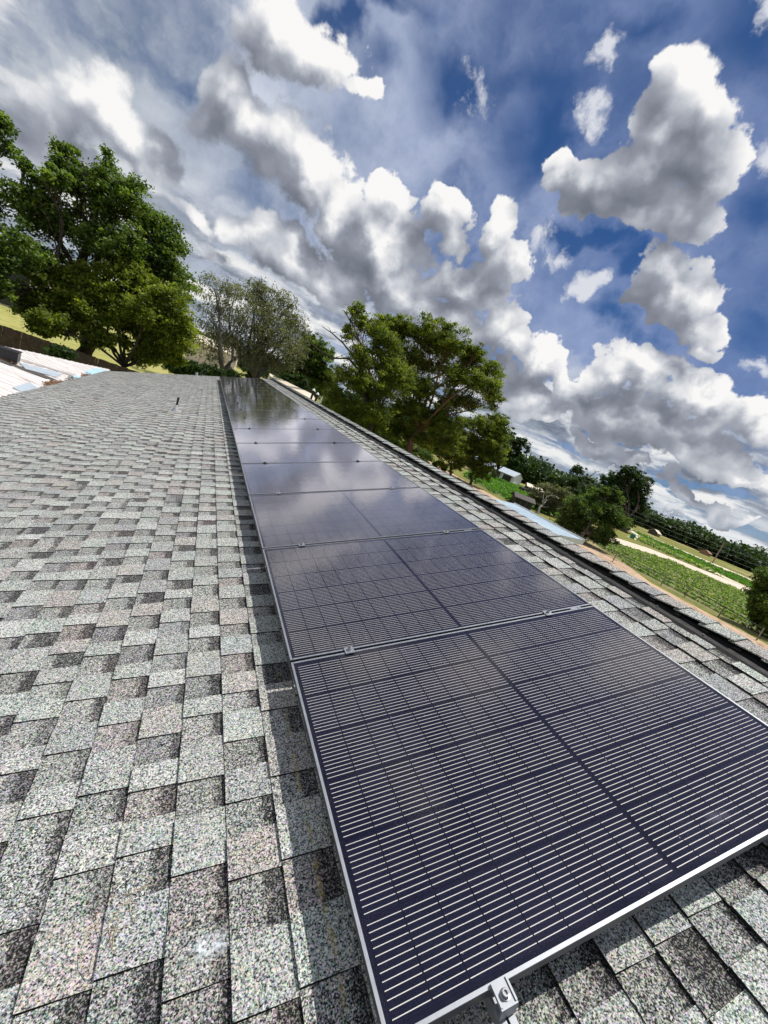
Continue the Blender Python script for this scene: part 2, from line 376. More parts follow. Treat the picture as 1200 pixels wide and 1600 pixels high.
# ---------------------------------------------------------------- the house under the array
EAVE, RIDGE, YN, YF = -4.5, 2.50, -4.0, 21.65
EXPO, ANCH = 0.147, 0.452
HR = 0.14                                   # the roofing lies this far under the top of the panels
house = thing('shingle_roofed_house', 'long low house with a grey shingle roof carrying the row of solar panels', 'house', (0, 0, 0))
def inv(name, me, kind=None):
    return link(name, me, house, kind)
xr = RIDGE * ca; zr = RIDGE * sa + Z0 - (HR + 0.012) * ca
deck = MB()
A = [RW(EAVE, YN, -HR - .012), RW(RIDGE, YN, -HR - .012), RW(RIDGE, YF, -HR - .012), RW(EAVE, YF, -HR - .012)]
deck.face(A); lo = Vector((0, 0, -0.02)); deck.face([a + lo for a in A][::-1])
ex = [A[0], A[3]]; deck.face([A[0] + lo, A[0], A[3], A[3] + lo]); deck.face([A[3] + lo, A[3], A[2], A[2] + lo])
XR = A[1].x; B_ = [A[1], A[1] + Vector((7.2, 0, -7.2 * sa / ca)), A[2] + Vector((7.2, 0, -7.2 * sa / ca)), A[2]]
deck.face(B_); deck.face([b + lo for b in B_][::-1]); deck.face([B_[3] + lo, B_[3], B_[2], B_[2] + lo][::-1])
deck.build('roof_deck', M_DECK, house)
fas = MB()                                  # far rake board and eave board
for P, Q in ((A[3], A[2]), (A[2], B_[2])):
    d = Vector((0, 0.02, 0)); dn = Vector((0, 0, -0.16))
    fas.face([P + d, Q + d, Q + d + dn, P + d + dn]); fas.face([P - d, Q - d, Q - d + dn, P - d + dn][::-1]); fas.face([P - d, P + d, Q + d, Q - d][::-1])
fas.build('rake_board', M_FASC, house)
w = MB(); x0, x1 = A[0].x + 0.45, B_[1].x - 0.45
h0 = 2.30
def wallbox(w, xa, xb, ya, yb, h, m=0): w.box(((xa + xb) / 2, (ya + yb) / 2, h / 2), (abs(xb - xa) / 2, abs(yb - ya) / 2, h / 2), m)
wallbox(w, x0, x1, YN + 0.3, YF - 0.3, h0)
yg = YF - 0.3; w.face([(x0, yg + .004, h0), (XR, yg + .004, zr - 0.16), (x1, yg + .004, h0)][::-1])
w.build('wall', M_WALL, house)

def in_frame(p, mrg=20):
    q = (np.array(p) - CL) @ CM
    if q[2] > -0.05: return None
    x = 600 + FPX * q[0] / -q[2]; y = 800 - FPX * q[1] / -q[2]
    if -mrg < x < 1200 + mrg and -mrg < y < 1600 + mrg: return x, y, -q[2]
    return None
rs = random.Random(11)
def tab_verts(w, raised, sk0, sk1, lift):
    """one exposed tab: its butt edge at x = 0, running up the slope to x = exposure, width w along y"""
    zt = (0.0130 if raised else 0.0072) + lift; zu = 0.0030 if raised else -0.0012
    L = EXPO + 0.004
    q = [(0, -w / 2 + sk0), (0, w / 2 - sk1), (L, w / 2), (L, -w / 2)]
    top = [(q[0][0], q[0][1], zt), (q[1][0], q[1][1], zt), (q[2][0], q[2][1], zu), (q[3][0], q[3][1], zu)]
    bot = [(a, b, c - 0.012) for a, b, c in top]
    return top + bot
TF = [(0, 3, 2, 1), (0, 1, 5, 4), (1, 2, 6, 5), (3, 0, 4, 7)]
def tab_mesh(name, items):
    """items: list of (verts, tint, shade, band, offset)"""
    V = []; F = []; T = []; S = []; Bn = []; UV = []
    for vs_, t, s_, b_, off in items:
        b = len(V); V += [(x + off[0], y + off[1], z + off[2]) for x, y, z in vs_]
        for f in TF:
            F.append(tuple(b + k for k in f))
            for k in f: UV += [0.5, (1.0 if (k % 4) in (2, 3) else 0.0)]
        T += [t] * 8; S += [s_] * 8; Bn += [b_] * 8
    me = bpy.data.meshes.new(name); me.from_pydata(V, [], F); me.materials.append(M_SH); me.materials.append(M_EDGE)
    me.polygons.foreach_set('material_index', [0, 1, 1, 1] * len(items))
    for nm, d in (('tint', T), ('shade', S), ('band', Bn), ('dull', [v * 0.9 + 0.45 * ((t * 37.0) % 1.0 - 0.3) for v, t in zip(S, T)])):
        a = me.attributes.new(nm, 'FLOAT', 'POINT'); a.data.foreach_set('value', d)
    u = me.uv_layers.new(name='UVMap'); u.data.foreach_set('uv', UV); me.update(); return me
tabs = []                                   # (k, yc, w, raised, ...)
k0 = int(round((EAVE - ANCH) / EXPO)); k1 = int((RIDGE - 0.10 - ANCH) / EXPO)
PX0, PX1 = 0.0, 1.73
for k in range(k0, k1 + 1):
    xk = ANCH + k * EXPO; y = YN + rs.uniform(0, .2); raised = rs.random() < .5
    while y < YF - 0.02:
        wd = rs.choice((0.10, 0.125, 0.15, 0.17)) if raised else rs.choice((0.10, 0.115, 0.13))
        wd = min(wd, YF - y)
        tabs.append((k, xk, y + wd / 2, wd, raised)); y += wd
        raised = not raised
cand = []
variants = {}
rest = []
for i, (k, xk, yc, wd, raised) in enumerate(tabs):
    hidden = xk > PX0 + 0.12 and xk + EXPO < PX1 - 0.05 and 0.35 < yc < 17 * 1.154 - 0.4
    if hidden: continue
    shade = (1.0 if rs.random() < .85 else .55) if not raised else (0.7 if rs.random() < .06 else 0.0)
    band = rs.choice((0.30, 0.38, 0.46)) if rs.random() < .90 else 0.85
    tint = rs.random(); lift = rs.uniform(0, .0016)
    q = in_frame(RW(xk + .07, yc, -HR), 60)
    rest.append([xk, yc, wd, raised, shade, band, tint, lift, q[2] if q else 99.0])
order = sorted(range(len(rest)), key=lambda i: rest[i][8])
single = set(order[:300]); stuff = []
for i, (xk, yc, wd, raised, shade, band, tint, lift, dd) in enumerate(rest):
    skew0 = (0.004 if raised else -0.002)
    if i in single:
        key = (round(wd, 3), raised, shade, band, int(tint * 8))
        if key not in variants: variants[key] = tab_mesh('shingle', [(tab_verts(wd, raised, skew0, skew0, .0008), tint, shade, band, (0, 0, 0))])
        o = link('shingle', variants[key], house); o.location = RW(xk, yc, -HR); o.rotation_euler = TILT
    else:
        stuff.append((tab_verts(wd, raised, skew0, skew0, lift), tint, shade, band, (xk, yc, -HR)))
o = link('shingle_courses', tab_mesh('shingle_courses', stuff), house, 'stuff'); o.location = (0, 0, Z0); o.rotation_euler = TILT
# far slope, hidden from the street side: the same courses running down to the other eave
oth = []
for k in range(0, 50):
    y = YN
    while y < YF:
        wd = min(rs.choice((0.3, 0.45, 0.6)), YF - y); oth.append((tab_verts(wd, rs.random() < .5, 0, 0, 0), rs.random(), 0.5, .35, (-7.45 + k * EXPO, y + wd / 2, 0))); y += wd
o = link('shingle_courses', tab_mesh('shingle_courses', oth), house, 'stuff')
o.location = (xr + HR * sa, 0, zr + 0.012); o.rotation_euler = (0, -PITCH, math.pi); o.location.y = YN + YF

# ridge: black vent strip with cap shingles bent over it
vent = MB(); VX = RIDGE - 0.215
prof = [(VX, -HR + .004), (VX + .02, -HR + .016), (RIDGE - .125, -HR + .018), (RIDGE - .115, -HR + .022), (RIDGE, -HR + .030)]
seg = 150
for i in range(seg):
    ya, yb = YN + (YF - YN) * i / seg, YN + (YF - YN) * (i + 1) / seg
    for (xa, za), (xb, zb) in zip(prof, prof[1:]):
        dz = 0.004 * math.sin(i * 1.7)
        vent.face([RW(xa, ya, za), RW(xb, ya, zb), RW(xb, yb, zb), RW(xa, yb, za)])
    vent.box(RW(RIDGE - .132, (ya + yb) / 2, -HR + .026), (.012, .018, .006))
vent.build('ridge_vent', M_VENT, house)
nails = MB()
for i in range(70):
    y = YN + 0.37 * i + rs.uniform(-.05, .05)
    if y < YF: nails.lathe(RW(VX + 0.035 + rs.uniform(-.01, .02), y, -HR + .020), [(0, .004), (.006, .0035), (.0065, 0)], 8)
o = nails.build('roofing_nails', M_ALU, house, kind='stuff')
CAPL = 0.19; CE = 0.163
def cap_mesh(seed):
    r = random.Random(seed); t = r.random(); q = []; n = 9
    # cross-section of a strip bent over the ridge, local frame: x across the ridge, z up (world), y along it
    V = []; F = []; UV = []
    half = 0.125
    for yi, (y, dz) in enumerate(((-CAPL / 2, 0.011), (CAPL / 2, 0.0))):
        for j in range(n):
            s = (j / (n - 1) * 2 - 1) * half
            a = abs(s); x = math.copysign(a * ca, s); z = -a * sa
            z += 0.014 * math.exp(-(a / 0.035) ** 2) * -0.6 + dz + (0.006 * r.uniform(-1, 1) if j in (0, n - 1) else 0)
            V.append((x, y, z))
    for yi in range(2):
        for j in range(n): x, y, z = V[yi * n + j]; V.append((x, y, z - 0.007))
    def fc(*k):
        F.append(k)
        for i in k: UV.extend([0.5, 0.0])
    for j in range(n - 1):
        fc(j, j + 1, n + j + 1, n + j); fc(2 * n + j + 1, 2 * n + j, 3 * n + j, 3 * n + j + 1)
        fc(2 * n + j, 2 * n + j + 1, j + 1, j); fc(n + j, n + j + 1, 3 * n + j + 1, 3 * n + j)
    fc(0, n, 3 * n, 2 * n); fc(n - 1, 3 * n - 1, 4 * n - 1, 2 * n - 1)
    me = bpy.data.meshes.new('ridge_cap_shingle'); me.from_pydata(V, [], F); me.materials.append(M_SH)
    for nm, val in (('tint', t), ('shade', 0.0), ('band', .3), ('dull', .25)):
        a = me.attributes.new(nm, 'FLOAT', 'POINT'); a.data.foreach_set('value', [val] * len(V))
    u = me.uv_layers.new(name='UVMap'); u.data.foreach_set('uv', UV); me.update(); return me
caps = [cap_mesh(s) for s in range(9)]
y = YN + .1; i = 0
while y < YF - 0.05:
    o = link('ridge_cap_shingle', caps[(i * 5) % 9], house)
    o.location = Vector((RIDGE * ca - (-HR) * sa, y, RIDGE * sa + (-HR) * ca + Z0)) + Vector((rs.uniform(-.006, .006) - 0.02, 0, 0.044))
    o.rotation_euler = (rs.uniform(-.012, .012), rs.uniform(-.04, .04), rs.uniform(-.02, .02)); y += CE; i += 1

# ---------------------------------------------------------------- the solar array
PW_, PL_, PITCHY = 1.139, 1.73, 1.154       # panel width along the ridge, length up the slope, spacing
def cell_build(N):
    p = N.pos(); n = N.noise(p, 3.0, 3); r = N.n.new('ShaderNodeObjectInfo').outputs['Random']
    c = N.mix(N.m('MULTIPLY_ADD', r, 0.5, N.m('MULTIPLY', n, 0.5)), (0.005, 0.005, 0.014), (0.011, 0.010, 0.026))
    return pbsdf(N, c, 0.6, 0.0, 0.03)
M_CELL = mat('silicon_cell', cell_build)
M_BACK = rough_mat('dark_backsheet', (0.006, 0.006, 0.014), (0.009, 0.009, 0.020), 5, 0.7, 0.0, 0.03)
M_BUS = rough_mat('silver_busbar', (0.58, 0.56, 0.50), (0.68, 0.66, 0.60), 40, 0.5, 0.0, 0.5)
def glass_build(N):
    p = N.pos()
    n = N.noise(p, 420.0, 2, 0.6); n2 = N.noise(p, 2.2, 3, 0.5); dust = N.noise(p, 9.0, 6, 0.7)
    b = N.bump(N.m('ADD', N.m('MULTIPLY', n, 0.12), N.m('MULTIPLY', n2, 1.2)), 0.25, 0.002)
    lf = N.n.new('ShaderNodeLayerWeight'); lf.inputs[0].default_value = 0.5; N.l.new(b, lf.inputs['Normal'])
    fr = N.m('MULTIPLY_ADD', N.m('POWER', lf.outputs['Facing'], 4.6), 0.93, 0.045)
    gl = N.n.new('ShaderNodeBsdfGlossy'); gl.inputs['Color'].default_value = (0.95, 0.93, 1.0, 1); N.l.new(b, gl.inputs['Normal'])
    N.put(gl.inputs['Roughness'], N.map(dust, 0.3, 0.7, 0.045, 0.075))
    tr = N.n.new('ShaderNodeBsdfTransparent'); tr.inputs[0].default_value = (0.95, 0.95, 0.97, 1)
    df = N.n.new('ShaderNodeBsdfDiffuse'); df.inputs[0].default_value = (0.42, 0.40, 0.50, 1)
    cell = N.voro(p, 34.0, 'F1', 'Distance'); pick = N.sep(N.voro(p, 34.0, 'F1', 'Color'))[0]
    spots = N.m('MULTIPLY', N.map(cell, 0.10, 0.05, 0, 0.5), N.map(pick, 0.90, 0.93))                   # dried specks
    sm = RW(1.13, 0.085, 0); q = N.v('SUBTRACT', p, tuple(sm)); q = N.v('ADD', q, N.v('SCALE', N.v('SUBTRACT', N.noise(p, 14.0, 4, col=True), (0.5, 0.5, 0.5)), scale=0.06))
    smear = N.m('MULTIPLY', N.map(N.v('LENGTH', N.v('MULTIPLY', q, (1.0, 2.0, 1.0))), 0.055, 0.01), 0.16)  # a wiped smear near the front edge
    m1 = N.n.new('ShaderNodeMixShader'); lw = N.n.new('ShaderNodeLayerWeight'); lw.inputs[0].default_value = 0.5
    film = N.m('MINIMUM', N.m('MULTIPLY', N.m('POWER', lw.outputs['Facing'], 7.0), 0.95), 0.26)      # dust shows more at a grazing view
    N.put(m1.inputs[0], N.m('ADD', film, N.m('ADD', N.map(dust, 0.35, 0.75, 0.0, 0.012), N.m('ADD', spots, smear)))); N.l.new(tr.outputs[0], m1.inputs[1]); N.l.new(df.outputs[0], m1.inputs[2])
    m2 = N.n.new('ShaderNodeMixShader'); N.put(m2.inputs[0], N.m('MULTIPLY_ADD', fr, 1.85, -0.045, clamp=True)); N.l.new(m1.outputs[0], m2.inputs[1]); N.l.new(gl.outputs[0], m2.inputs[2])
    return m2.outputs[0]
M_GLASS = mat('panel_glass', glass_build)
M_DARK = rough_mat('dark_anodised_clamp', (0.02, 0.02, 0.022), (0.04, 0.04, 0.045), 40, 0.4, 0.6)

CWX, CWY = 0.0917, 0.181                    # half cell: up the slope, along the ridge
def cell_faces(mb, cx, cy, z, dash=True):
    hx, hy, c = CWX / 2 - .0006, CWY / 2 - .0006, .004
    mb.face([(cx - hx + c, cy - hy, z), (cx + hx - c, cy - hy, z), (cx + hx, cy - hy + c, z), (cx + hx, cy + hy - c, z),
             (cx + hx - c, cy + hy, z), (cx - hx + c, cy + hy, z), (cx - hx, cy + hy - c, z), (cx - hx, cy - hy + c, z)], 0)
    for i in range(12):
        y = cy + (i - 5.5) * 0.0146; b = 0.0009; g = hx - .0009
        mb.face([(cx - g, y - b, z + .0003), (cx + g, y - b, z + .0003), (cx + g, y + b, z + .0003), (cx - g, y + b, z + .0003)], 1)
one = MB(); cell_faces(one, 0, 0, 0); cellme = one.mesh('solar_cell', [M_CELL, M_BUS])
centres = []
for half in (0, 1):
    for c_ in range(9):
        x = 0.022 + CWX / 2 + c_ * (CWX + .0012) if half == 0 else PL_ - 0.022 - CWX / 2 - (8 - c_) * (CWX + .0012)
        for r_ in range(6):
            centres.append((x, 0.0195 + CWY / 2 + r_ * (CWY + .0022)))
allc = MB()
for c_ in centres: cell_faces(allc, c_[0], c_[1], 0)
allcme = allc.mesh('solar_cells', [M_CELL, M_BUS])
fm = MB(); t = 0.0085                       # frame: a bright lip over side walls coloured dark for their shade, butted at the corners
hl, hw = PL_ / 2, PW_ / 2
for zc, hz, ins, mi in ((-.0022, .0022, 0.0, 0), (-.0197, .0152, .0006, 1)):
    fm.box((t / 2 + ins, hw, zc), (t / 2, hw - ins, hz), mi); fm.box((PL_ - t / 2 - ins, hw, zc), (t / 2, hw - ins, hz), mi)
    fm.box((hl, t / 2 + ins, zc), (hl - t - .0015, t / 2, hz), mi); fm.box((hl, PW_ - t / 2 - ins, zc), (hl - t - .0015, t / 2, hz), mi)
M_SIDE = rough_mat('shade_toned_side_wall', (0.07, 0.075, 0.085), (0.11, 0.115, 0.125), 30, 0.5, 0.4)  # shade on the frame's lower faces is put into this colour
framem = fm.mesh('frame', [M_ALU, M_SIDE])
bk = MB(); bk.face([(t, t, -.0065), (PL_ - t, t, -.0065), (PL_ - t, PW_ - t, -.0065), (t, PW_ - t, -.0065)])
bk.face([(t, t, -.0085), (PL_ - t, t, -.0085), (PL_ - t, PW_ - t, -.0085), (t, PW_ - t, -.0085)][::-1]); backm = bk.mesh('backsheet', M_BACK)
gp = MB(); gp.face([(t, t, -.0022), (PL_ - t, t, -.0022), (PL_ - t, PW_ - t, -.0022), (t, PW_ - t, -.0022)]); glassm = gp.mesh('glass_pane', M_GLASS)
ORD = ['nearest', 'second', 'third', 'fourth', 'fifth', 'sixth', 'seventh', 'eighth', 'ninth', 'tenth', 'eleventh', 'twelfth', 'thirteenth', 'fourteenth', 'fifteenth', 'sixteenth', 'farthest']
LOOK = {0: 'nearest solar panel, striped cells fully visible above the end clamp', 1: 'second solar panel from the camera, the smaller striped one right behind the nearest',
        16: 'farthest solar panel at the far edge of the roof'}
rp = random.Random(3)
for i in range(17):
    lab = LOOK.get(i, '%s solar panel counting from the camera, %s' % (ORD[i], 'pale with reflected clouds' if i < 8 else 'dark with reflected trees'))
    p = thing('solar_panel', lab, 'solar panel', RW(0.0, i * PITCHY + .0, rp.uniform(-.001, .001)), (rp.uniform(-.0025, .0025) if i else 0, -PITCH + (rp.uniform(-.0025, .0025) if i else 0), 0), 'solar panels in a row along the ridge')
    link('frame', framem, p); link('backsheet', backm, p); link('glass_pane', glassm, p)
    if i < 4:
        for cx, cy in centres:
            o = link('solar_cell', cellme, p); o.location = (cx, cy, -.0050)
    else:
        o = link('solar_cells', allcme, p, 'stuff'); o.location = (0, 0, -.0050)

# rails on L-feet, one under each line of clamps
def rail(x, lab):
    t_ = thing('mounting_rail', lab, 'rail', RW(x, 0, 0), TILT, 'mounting rails under the panels')
    m = MB(); y0, y1 = (-0.115 if x < 1 else -0.06), 17 * PITCHY + .05; zc = -.035 - .022; L = (y1 - y0) / 2; yc = (y0 + y1) / 2
    m.box((0, yc, zc - .014), (.019, L, .0035)); m.box((-.0165, yc, zc + .002), (.0025, L, .0125)); m.box((.0165, yc, zc + .002), (.0025, L, .0125))
    m.box((-.011, yc, zc + .0165), (.008, L, .002)); m.box((.011, yc, zc + .0165), (.008, L, .002)); m.build('channel', M_ALU, t_)
    for k in range(16):
        f = MB(); y = 0.30 + k * 1.28
        if y > y1: break
        f.box((.027, y, -HR + .010), (.030, .025, .003)); f.box((-.0 + .024, y, -HR + .038), (.003, .024, .025)); f.build('foot', M_ALU, t_)
    return t_
rail(0.262, 'lower silver mounting rail, its end sticking out at the nearest clamp'); rail(1.40, 'upper silver mounting rail under the ridge side of the panels')
# clamps
def clamp(x, y, end, lab):
    c = thing('end_clamp' if end else 'mid_clamp', lab, 'clamp', RW(x, y, 0), TILT, None if end else 'clamps between the solar panels')
    m = MB()
    if end:
        m.box((0, -.013, .0030), (.021, .022, .0022)); m.box((0, -.033, -.017), (.021, .0022, .0178)); m.box((0, -.021, -.0365), (.021, .0105, .0022))
        m.box((-.0185, -.0120, .0068), (.0022, .0195, .0016)); m.box((.0185, -.0120, .0068), (.0022, .0195, .0016))
    else:
        m.box((0, 0, .0030), (.021, .021, .0022)); m.box((0, 0, -.017), (.018, .0075, .0178))
    m.build('plate', M_ALU if y < 4 else M_DARK, c)
    b = MB(); cy = -.016 if end else 0
    b.lathe((0, cy, .0052), [(.0105, 0), (.0105, .002), (.0085, .0024)], 18)
    b.lathe((0, cy, .0076), [(.0078, 0), (.0078, .0075), (.0068, .0085), (.0042, .0085), (.0040, .0045), (0, .0045)], 18)
    b.build('bolt', M_STEEL if y < 4 else M_DARK, c)
clamp(0.262, -.004, True, 'silver end clamp holding the front edge of the nearest panel')
clamp(1.40, -.004, True, 'silver end clamp at the front edge of the nearest panel, on the ridge side')
for i in range(1, 17):
    for x, w_ in ((0.262, 'roof side'), (1.40, 'ridge side')):
        clamp(x, i * PITCHY - .010, False, 'small clamp between the %s and %s solar panels, on the %s' % (ORD[i - 1], ORD[i], w_))
for x in (0.262, 1.40): clamp(x, 17 * PITCHY - .006, False, 'clamp on the far edge of the farthest panel, on the %s' % ('roof side' if x < 1 else 'ridge side'))
# bright bonding jumpers lying in the gaps
for i in range(1, 6):
    m = MB(); m.box((0, 0, 0), (.035, .006, .002)); m.box((.02, 0, .0035), (.006, .0055, .0015))
    o = m.build('bonding_jumper', M_ALU); o.location = RW(1.60, i * PITCHY - .010, -.001); o.rotation_euler = TILT
    tag(o, 'small bright metal strip in the gap between the %s and %s panels' % (ORD[i - 1], ORD[i]), 'metal strip', 'bright strips in the panel gaps')

# ---------------------------------------------------------------- pipes and litter on the roof
M_LEAD = rough_mat('painted_flashing', (0.34, 0.35, 0.36), (0.55, 0.56, 0.57), 20, 0.5)
M_RUB = rough_mat('black_rubber', (0.012, 0.012, 0.013), (0.03, 0.03, 0.03), 30, 0.6)
def vent_pipe(x, y, h, lab, r=.021, cols=(M_RUB, M_LEAD)):
    t_ = thing('vent_pipe', lab, 'pipe', RW(x, y, -HR + .01))
    m = MB(); m.tube([(0, 0, -.02), (0, 0, h)], r, 14, caps=False); m.tube([(0, 0, h), (0, 0, h - .04)], r * .8, 14, caps=False)
    m.lathe((0, 0, h), [(r, 0), (r * .8, 0)], 14); m.build('pipe', cols[0], t_, True)
    m = MB(); m.lathe((0, 0, -.02), [(.075, 0), (.07, .03), (.045, .085), (r + .004, .15), (r + .001, .155)], 18); m.build('boot', cols[1], t_, True)
    m = MB(); m.box((0, 0, 0), (.11, .09, .0015)); o = m.build('flashing', cols[1], t_); o.rotation_euler = TILT
vent_pipe(-1.04, 9.75, .30, 'black capped vent pipe with a pale flashing, standing alone on the shingles')
vent_pipe(-0.95, 21.0, .17, 'small white vent pipe at the far edge of the shingle roof', .05, (M_LEAD, M_LEAD))
M_STRAW = rough_mat('dry_pine_straw', (0.45, 0.34, 0.20), (0.60, 0.50, 0.34), 20)
M_TWIG = rough_mat('dark_twig', (0.10, 0.06, 0.04), (0.2, 0.13, 0.09), 20)
straw = MB(); rs2 = random.Random(5)
for i in range(26):
    x, y = rs2.gauss(-.56, .05), rs2.gauss(.48, .05); a = rs2.uniform(0, 6.28); L = rs2.uniform(.01, .035); z = -HR + .011 + rs2.uniform(0, .003)
    k = rs2.uniform(-.4, .4)
    straw.tube([RW(x, y, z), RW(x + L * math.cos(a), y + L * math.sin(a), z + .002), RW(x + L * math.cos(a) + L * math.cos(a + k), y + L * math.sin(a) + L * math.sin(a + k), z)], .0007, 4, m=0 if rs2.random() < .8 else 1)
tag(straw.build('pine_straw', [M_STRAW, M_TWIG], kind='stuff'), 'scattered dry needles and a twig on the shingles at the lower left', 'pine straw')

# ---------------------------------------------------------------- the land
def poly(name, px, z, m, sub=None, pts=None):
    P = pts if pts is not None else [G(x, y, 0.0) for x, y in px]
    me = bpy.data.meshes.new(name); me.from_pydata([(p[0], p[1], z) for p in P], [], [tuple(range(len(P)))]); me.materials.append(m)
    o = link(name, me, None, 'structure'); return o
def ground_build(N):
    p = N.pos(); n = N.noise(p, .05, 6, .6); n2 = N.noise(p, .6, 6, .65); n3 = N.noise(p, 5.0, 4, .7)
    s = N.sep(p)
    g = N.mix(N.map(n2, .35, .65), (0.10, 0.13, 0.025), (0.22, 0.21, 0.055))
    g = N.mix(N.map(n3, .45, .8), g, (0.26, 0.24, 0.09))
    sand = N.mix(n3, (0.42, 0.30, 0.19), (0.55, 0.43, 0.30))
    c = N.mix(N.m('MULTIPLY', N.map(n, .54, .62), .5), g, sand)
    return pbsdf(N, c, .95, 0, .1, N.bump(n3, .6, .05))
def sand_build(N):
    p = N.pos(); n2 = N.noise(p, .5, 6, .65); n3 = N.noise(p, 3.0, 5, .7)
    c = N.mix(N.map(n2, .35, .65), (0.55, 0.45, 0.35), (0.70, 0.62, 0.52)); c = N.mix(N.m('MULTIPLY', N.map(n3, .55, .7), .5), c, (0.16, 0.17, 0.06))
    return pbsdf(N, c, .95, 0, .1, N.bump(n3, .5, .05))
def red_build(N):
    p = N.pos(); n2 = N.noise(p, .35, 6, .7); n3 = N.noise(p, 2.5, 5, .7)
    c = N.mix(N.map(n2, .35, .65), (0.34, 0.21, 0.14), (0.56, 0.42, 0.31)); c = N.mix(N.map(n3, .45, .65), c, (0.52, 0.40, 0.27))
    c = N.mix(N.m('MULTIPLY', N.map(N.noise(p, 1.1, 4), .58, .66), .7), c, (0.13, 0.12, 0.04))
    return pbsdf(N, c, .95, 0, .1, N.bump(n3, .6, .08))
def crop_build(N):
    p = N.pos(); s = N.sep(p); n = N.noise(p, .9, 5, .6)
    c = N.mix(N.map(n, .35, .65), (0.24, 0.20, 0.11), (0.14, 0.17, 0.05))
    return pbsdf(N, c, .95, 0, .1, N.bump(N.noise(p, 4.0, 3), .6, .06))
def grass_build(N):
    p = N.pos(); n = N.noise(p, .12, 5, .6); n3 = N.noise(p, 1.2, 6, .75)
    c = N.mix(N.map(n, .35, .65), (0.20, 0.215, 0.05), (0.33, 0.31, 0.10)); c = N.mix(N.map(n3, .4, .7), c, (0.42, 0.40, 0.15))
    return pbsdf(N, c, .95, 0, .1, N.bump(n3, .6, .06))
M_GROUND = mat('rough_grass', ground_build); M_SAND = mat('pale_sand', sand_build); M_RED = mat('red_sandy_soil', red_build)
M_CROP = mat('crop_bed_soil', crop_build); M_MEAD = mat('yellow_green_meadow', grass_build)
gm = MB(); S_ = 5200
gm.face([(-S_, -S_, 0), (S_, -S_, 0), (S_, S_, 0), (-S_, S_, 0)]); gm.build('ground', M_GROUND, kind='structure')
poly('meadow', None, .004, M_MEAD, pts=[(-70, 31.5), (4, 31.5), (10, 90), (30, 200), (-160, 200)])
poly('soil_strip', None, .004, M_RED, pts=[(25, 5), (38.6, 5), (37.0, 20.7), (40.6, 26), (38.3, 34), (38.6, 60), (37.5, 120), (28, 120), (26, 60)])
FIELD1 = [(39.2, 8), (39.4, 16), (38.6, 21), (43.0, 31), (52, 39), (56, 38.6), (72, 39.6), (79, 31), (76, 20), (66, 8)]
FIELD2 = [(96, 36), (106, 66), (120, 79), (122, 62), (127, 50), (136, 38)]
FIELD2B = [(84, 44), (84, 54), (100, 64), (92, 40)]
FIELD3 = [(41, 44), (41, 58), (68, 92), (84, 88), (62, 58), (52, 45)]
poly('crop_bed', None, .008, M_CROP, pts=FIELD1); poly('crop_bed', None, .008, M_CROP, pts=FIELD2)
poly('crop_bed', None, .008, M_CROP, pts=FIELD2B); poly('crop_bed', None, .008, M_CROP, pts=FIELD3)
poly('sand_track', None, .004, M_SAND, pts=[(52, 39.2), (56, 45), (78, 47), (92, 39), (110, 20), (96, 10), (80, 22), (79, 31), (72, 39.8)])
poly('sand_track', None, .004, M_SAND, pts=[(82, 55.0), (90, 58), (105, 68), (118, 82), (126, 86), (140, 60), (150, 30), (142, 30), (128, 50), (122.5, 64), (120, 80), (105.5, 66.5), (95, 36), (92.5, 39.5), (84.3, 54.3)])

# crop plants: rows of leafy tufts
def leaf_mesh(name, C, size, up=0.4, seed=0, aspect=.6, tint=None, bend=True):
    """many small diamond leaves at the centres C (n x 3)"""
    r = np.random.default_rng(seed); n = len(C)
    size = np.broadcast_to(size, (n,)) * r.uniform(.6, 1.3, n)
    nr = r.normal(size=(n, 3)); nr[:, 2] = np.abs(nr[:, 2]) + up; nr /= np.linalg.norm(nr, axis=1)[:, None]
    a = np.cross(nr, r.normal(size=(n, 3))); a /= np.linalg.norm(a, axis=1)[:, None] + 1e-9; b = np.cross(nr, a)
    a *= size[:, None]; b *= (size * aspect)[:, None]
    V = np.empty((n, 4, 3)); drop = np.zeros((n, 3)); drop[:, 2] = -size * .25
    V[:, 0] = C - a + drop; V[:, 1] = C - b; V[:, 2] = C + a + drop; V[:, 3] = C + b
    me = bpy.data.meshes.new(name); me.vertices.add(4 * n); me.vertices.foreach_set('co', V.reshape(-1))
    me.loops.add(4 * n); me.loops.foreach_set('vertex_index', np.arange(4 * n, dtype=np.int32))
    me.polygons.add(n); me.polygons.foreach_set('loop_start', np.arange(0, 4 * n, 4, dtype=np.int32)); me.polygons.foreach_set('loop_total', np.full(n, 4, dtype=np.int32))
    t = (r.random(n) if tint is None else np.clip(tint + r.normal(0, .13, n), 0, 1)).astype(np.float32)
    at = me.attributes.new('leaf', 'FLOAT', 'FACE'); at.data.foreach_set('value', t)
    me.update(calc_edges=True); return me
def leaf_mat(name, dark, mid, light, trans=0.3, spec=.25):
    def f(N):
        t = N.attr('leaf'); c = N.ramp(t, [(0.0, dark), (0.5, mid), (1.0, light)])
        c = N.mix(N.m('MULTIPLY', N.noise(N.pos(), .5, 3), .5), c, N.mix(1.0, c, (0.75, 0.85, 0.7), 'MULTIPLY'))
        d = pbsdf(N, c, .55, 0, spec)
        tr = N.n.new('ShaderNodeBsdfTranslucent'); N.put(tr.inputs[0], N.mix(1.0, c, (1.5, 1.7, .55), 'MULTIPLY'))
        m = N.n.new('ShaderNodeMixShader'); m.inputs[0].default_value = trans; N.l.new(d, m.inputs[1]); N.l.new(tr.outputs[0], m.inputs[2]); return m.outputs[0]
    return mat(name, f)
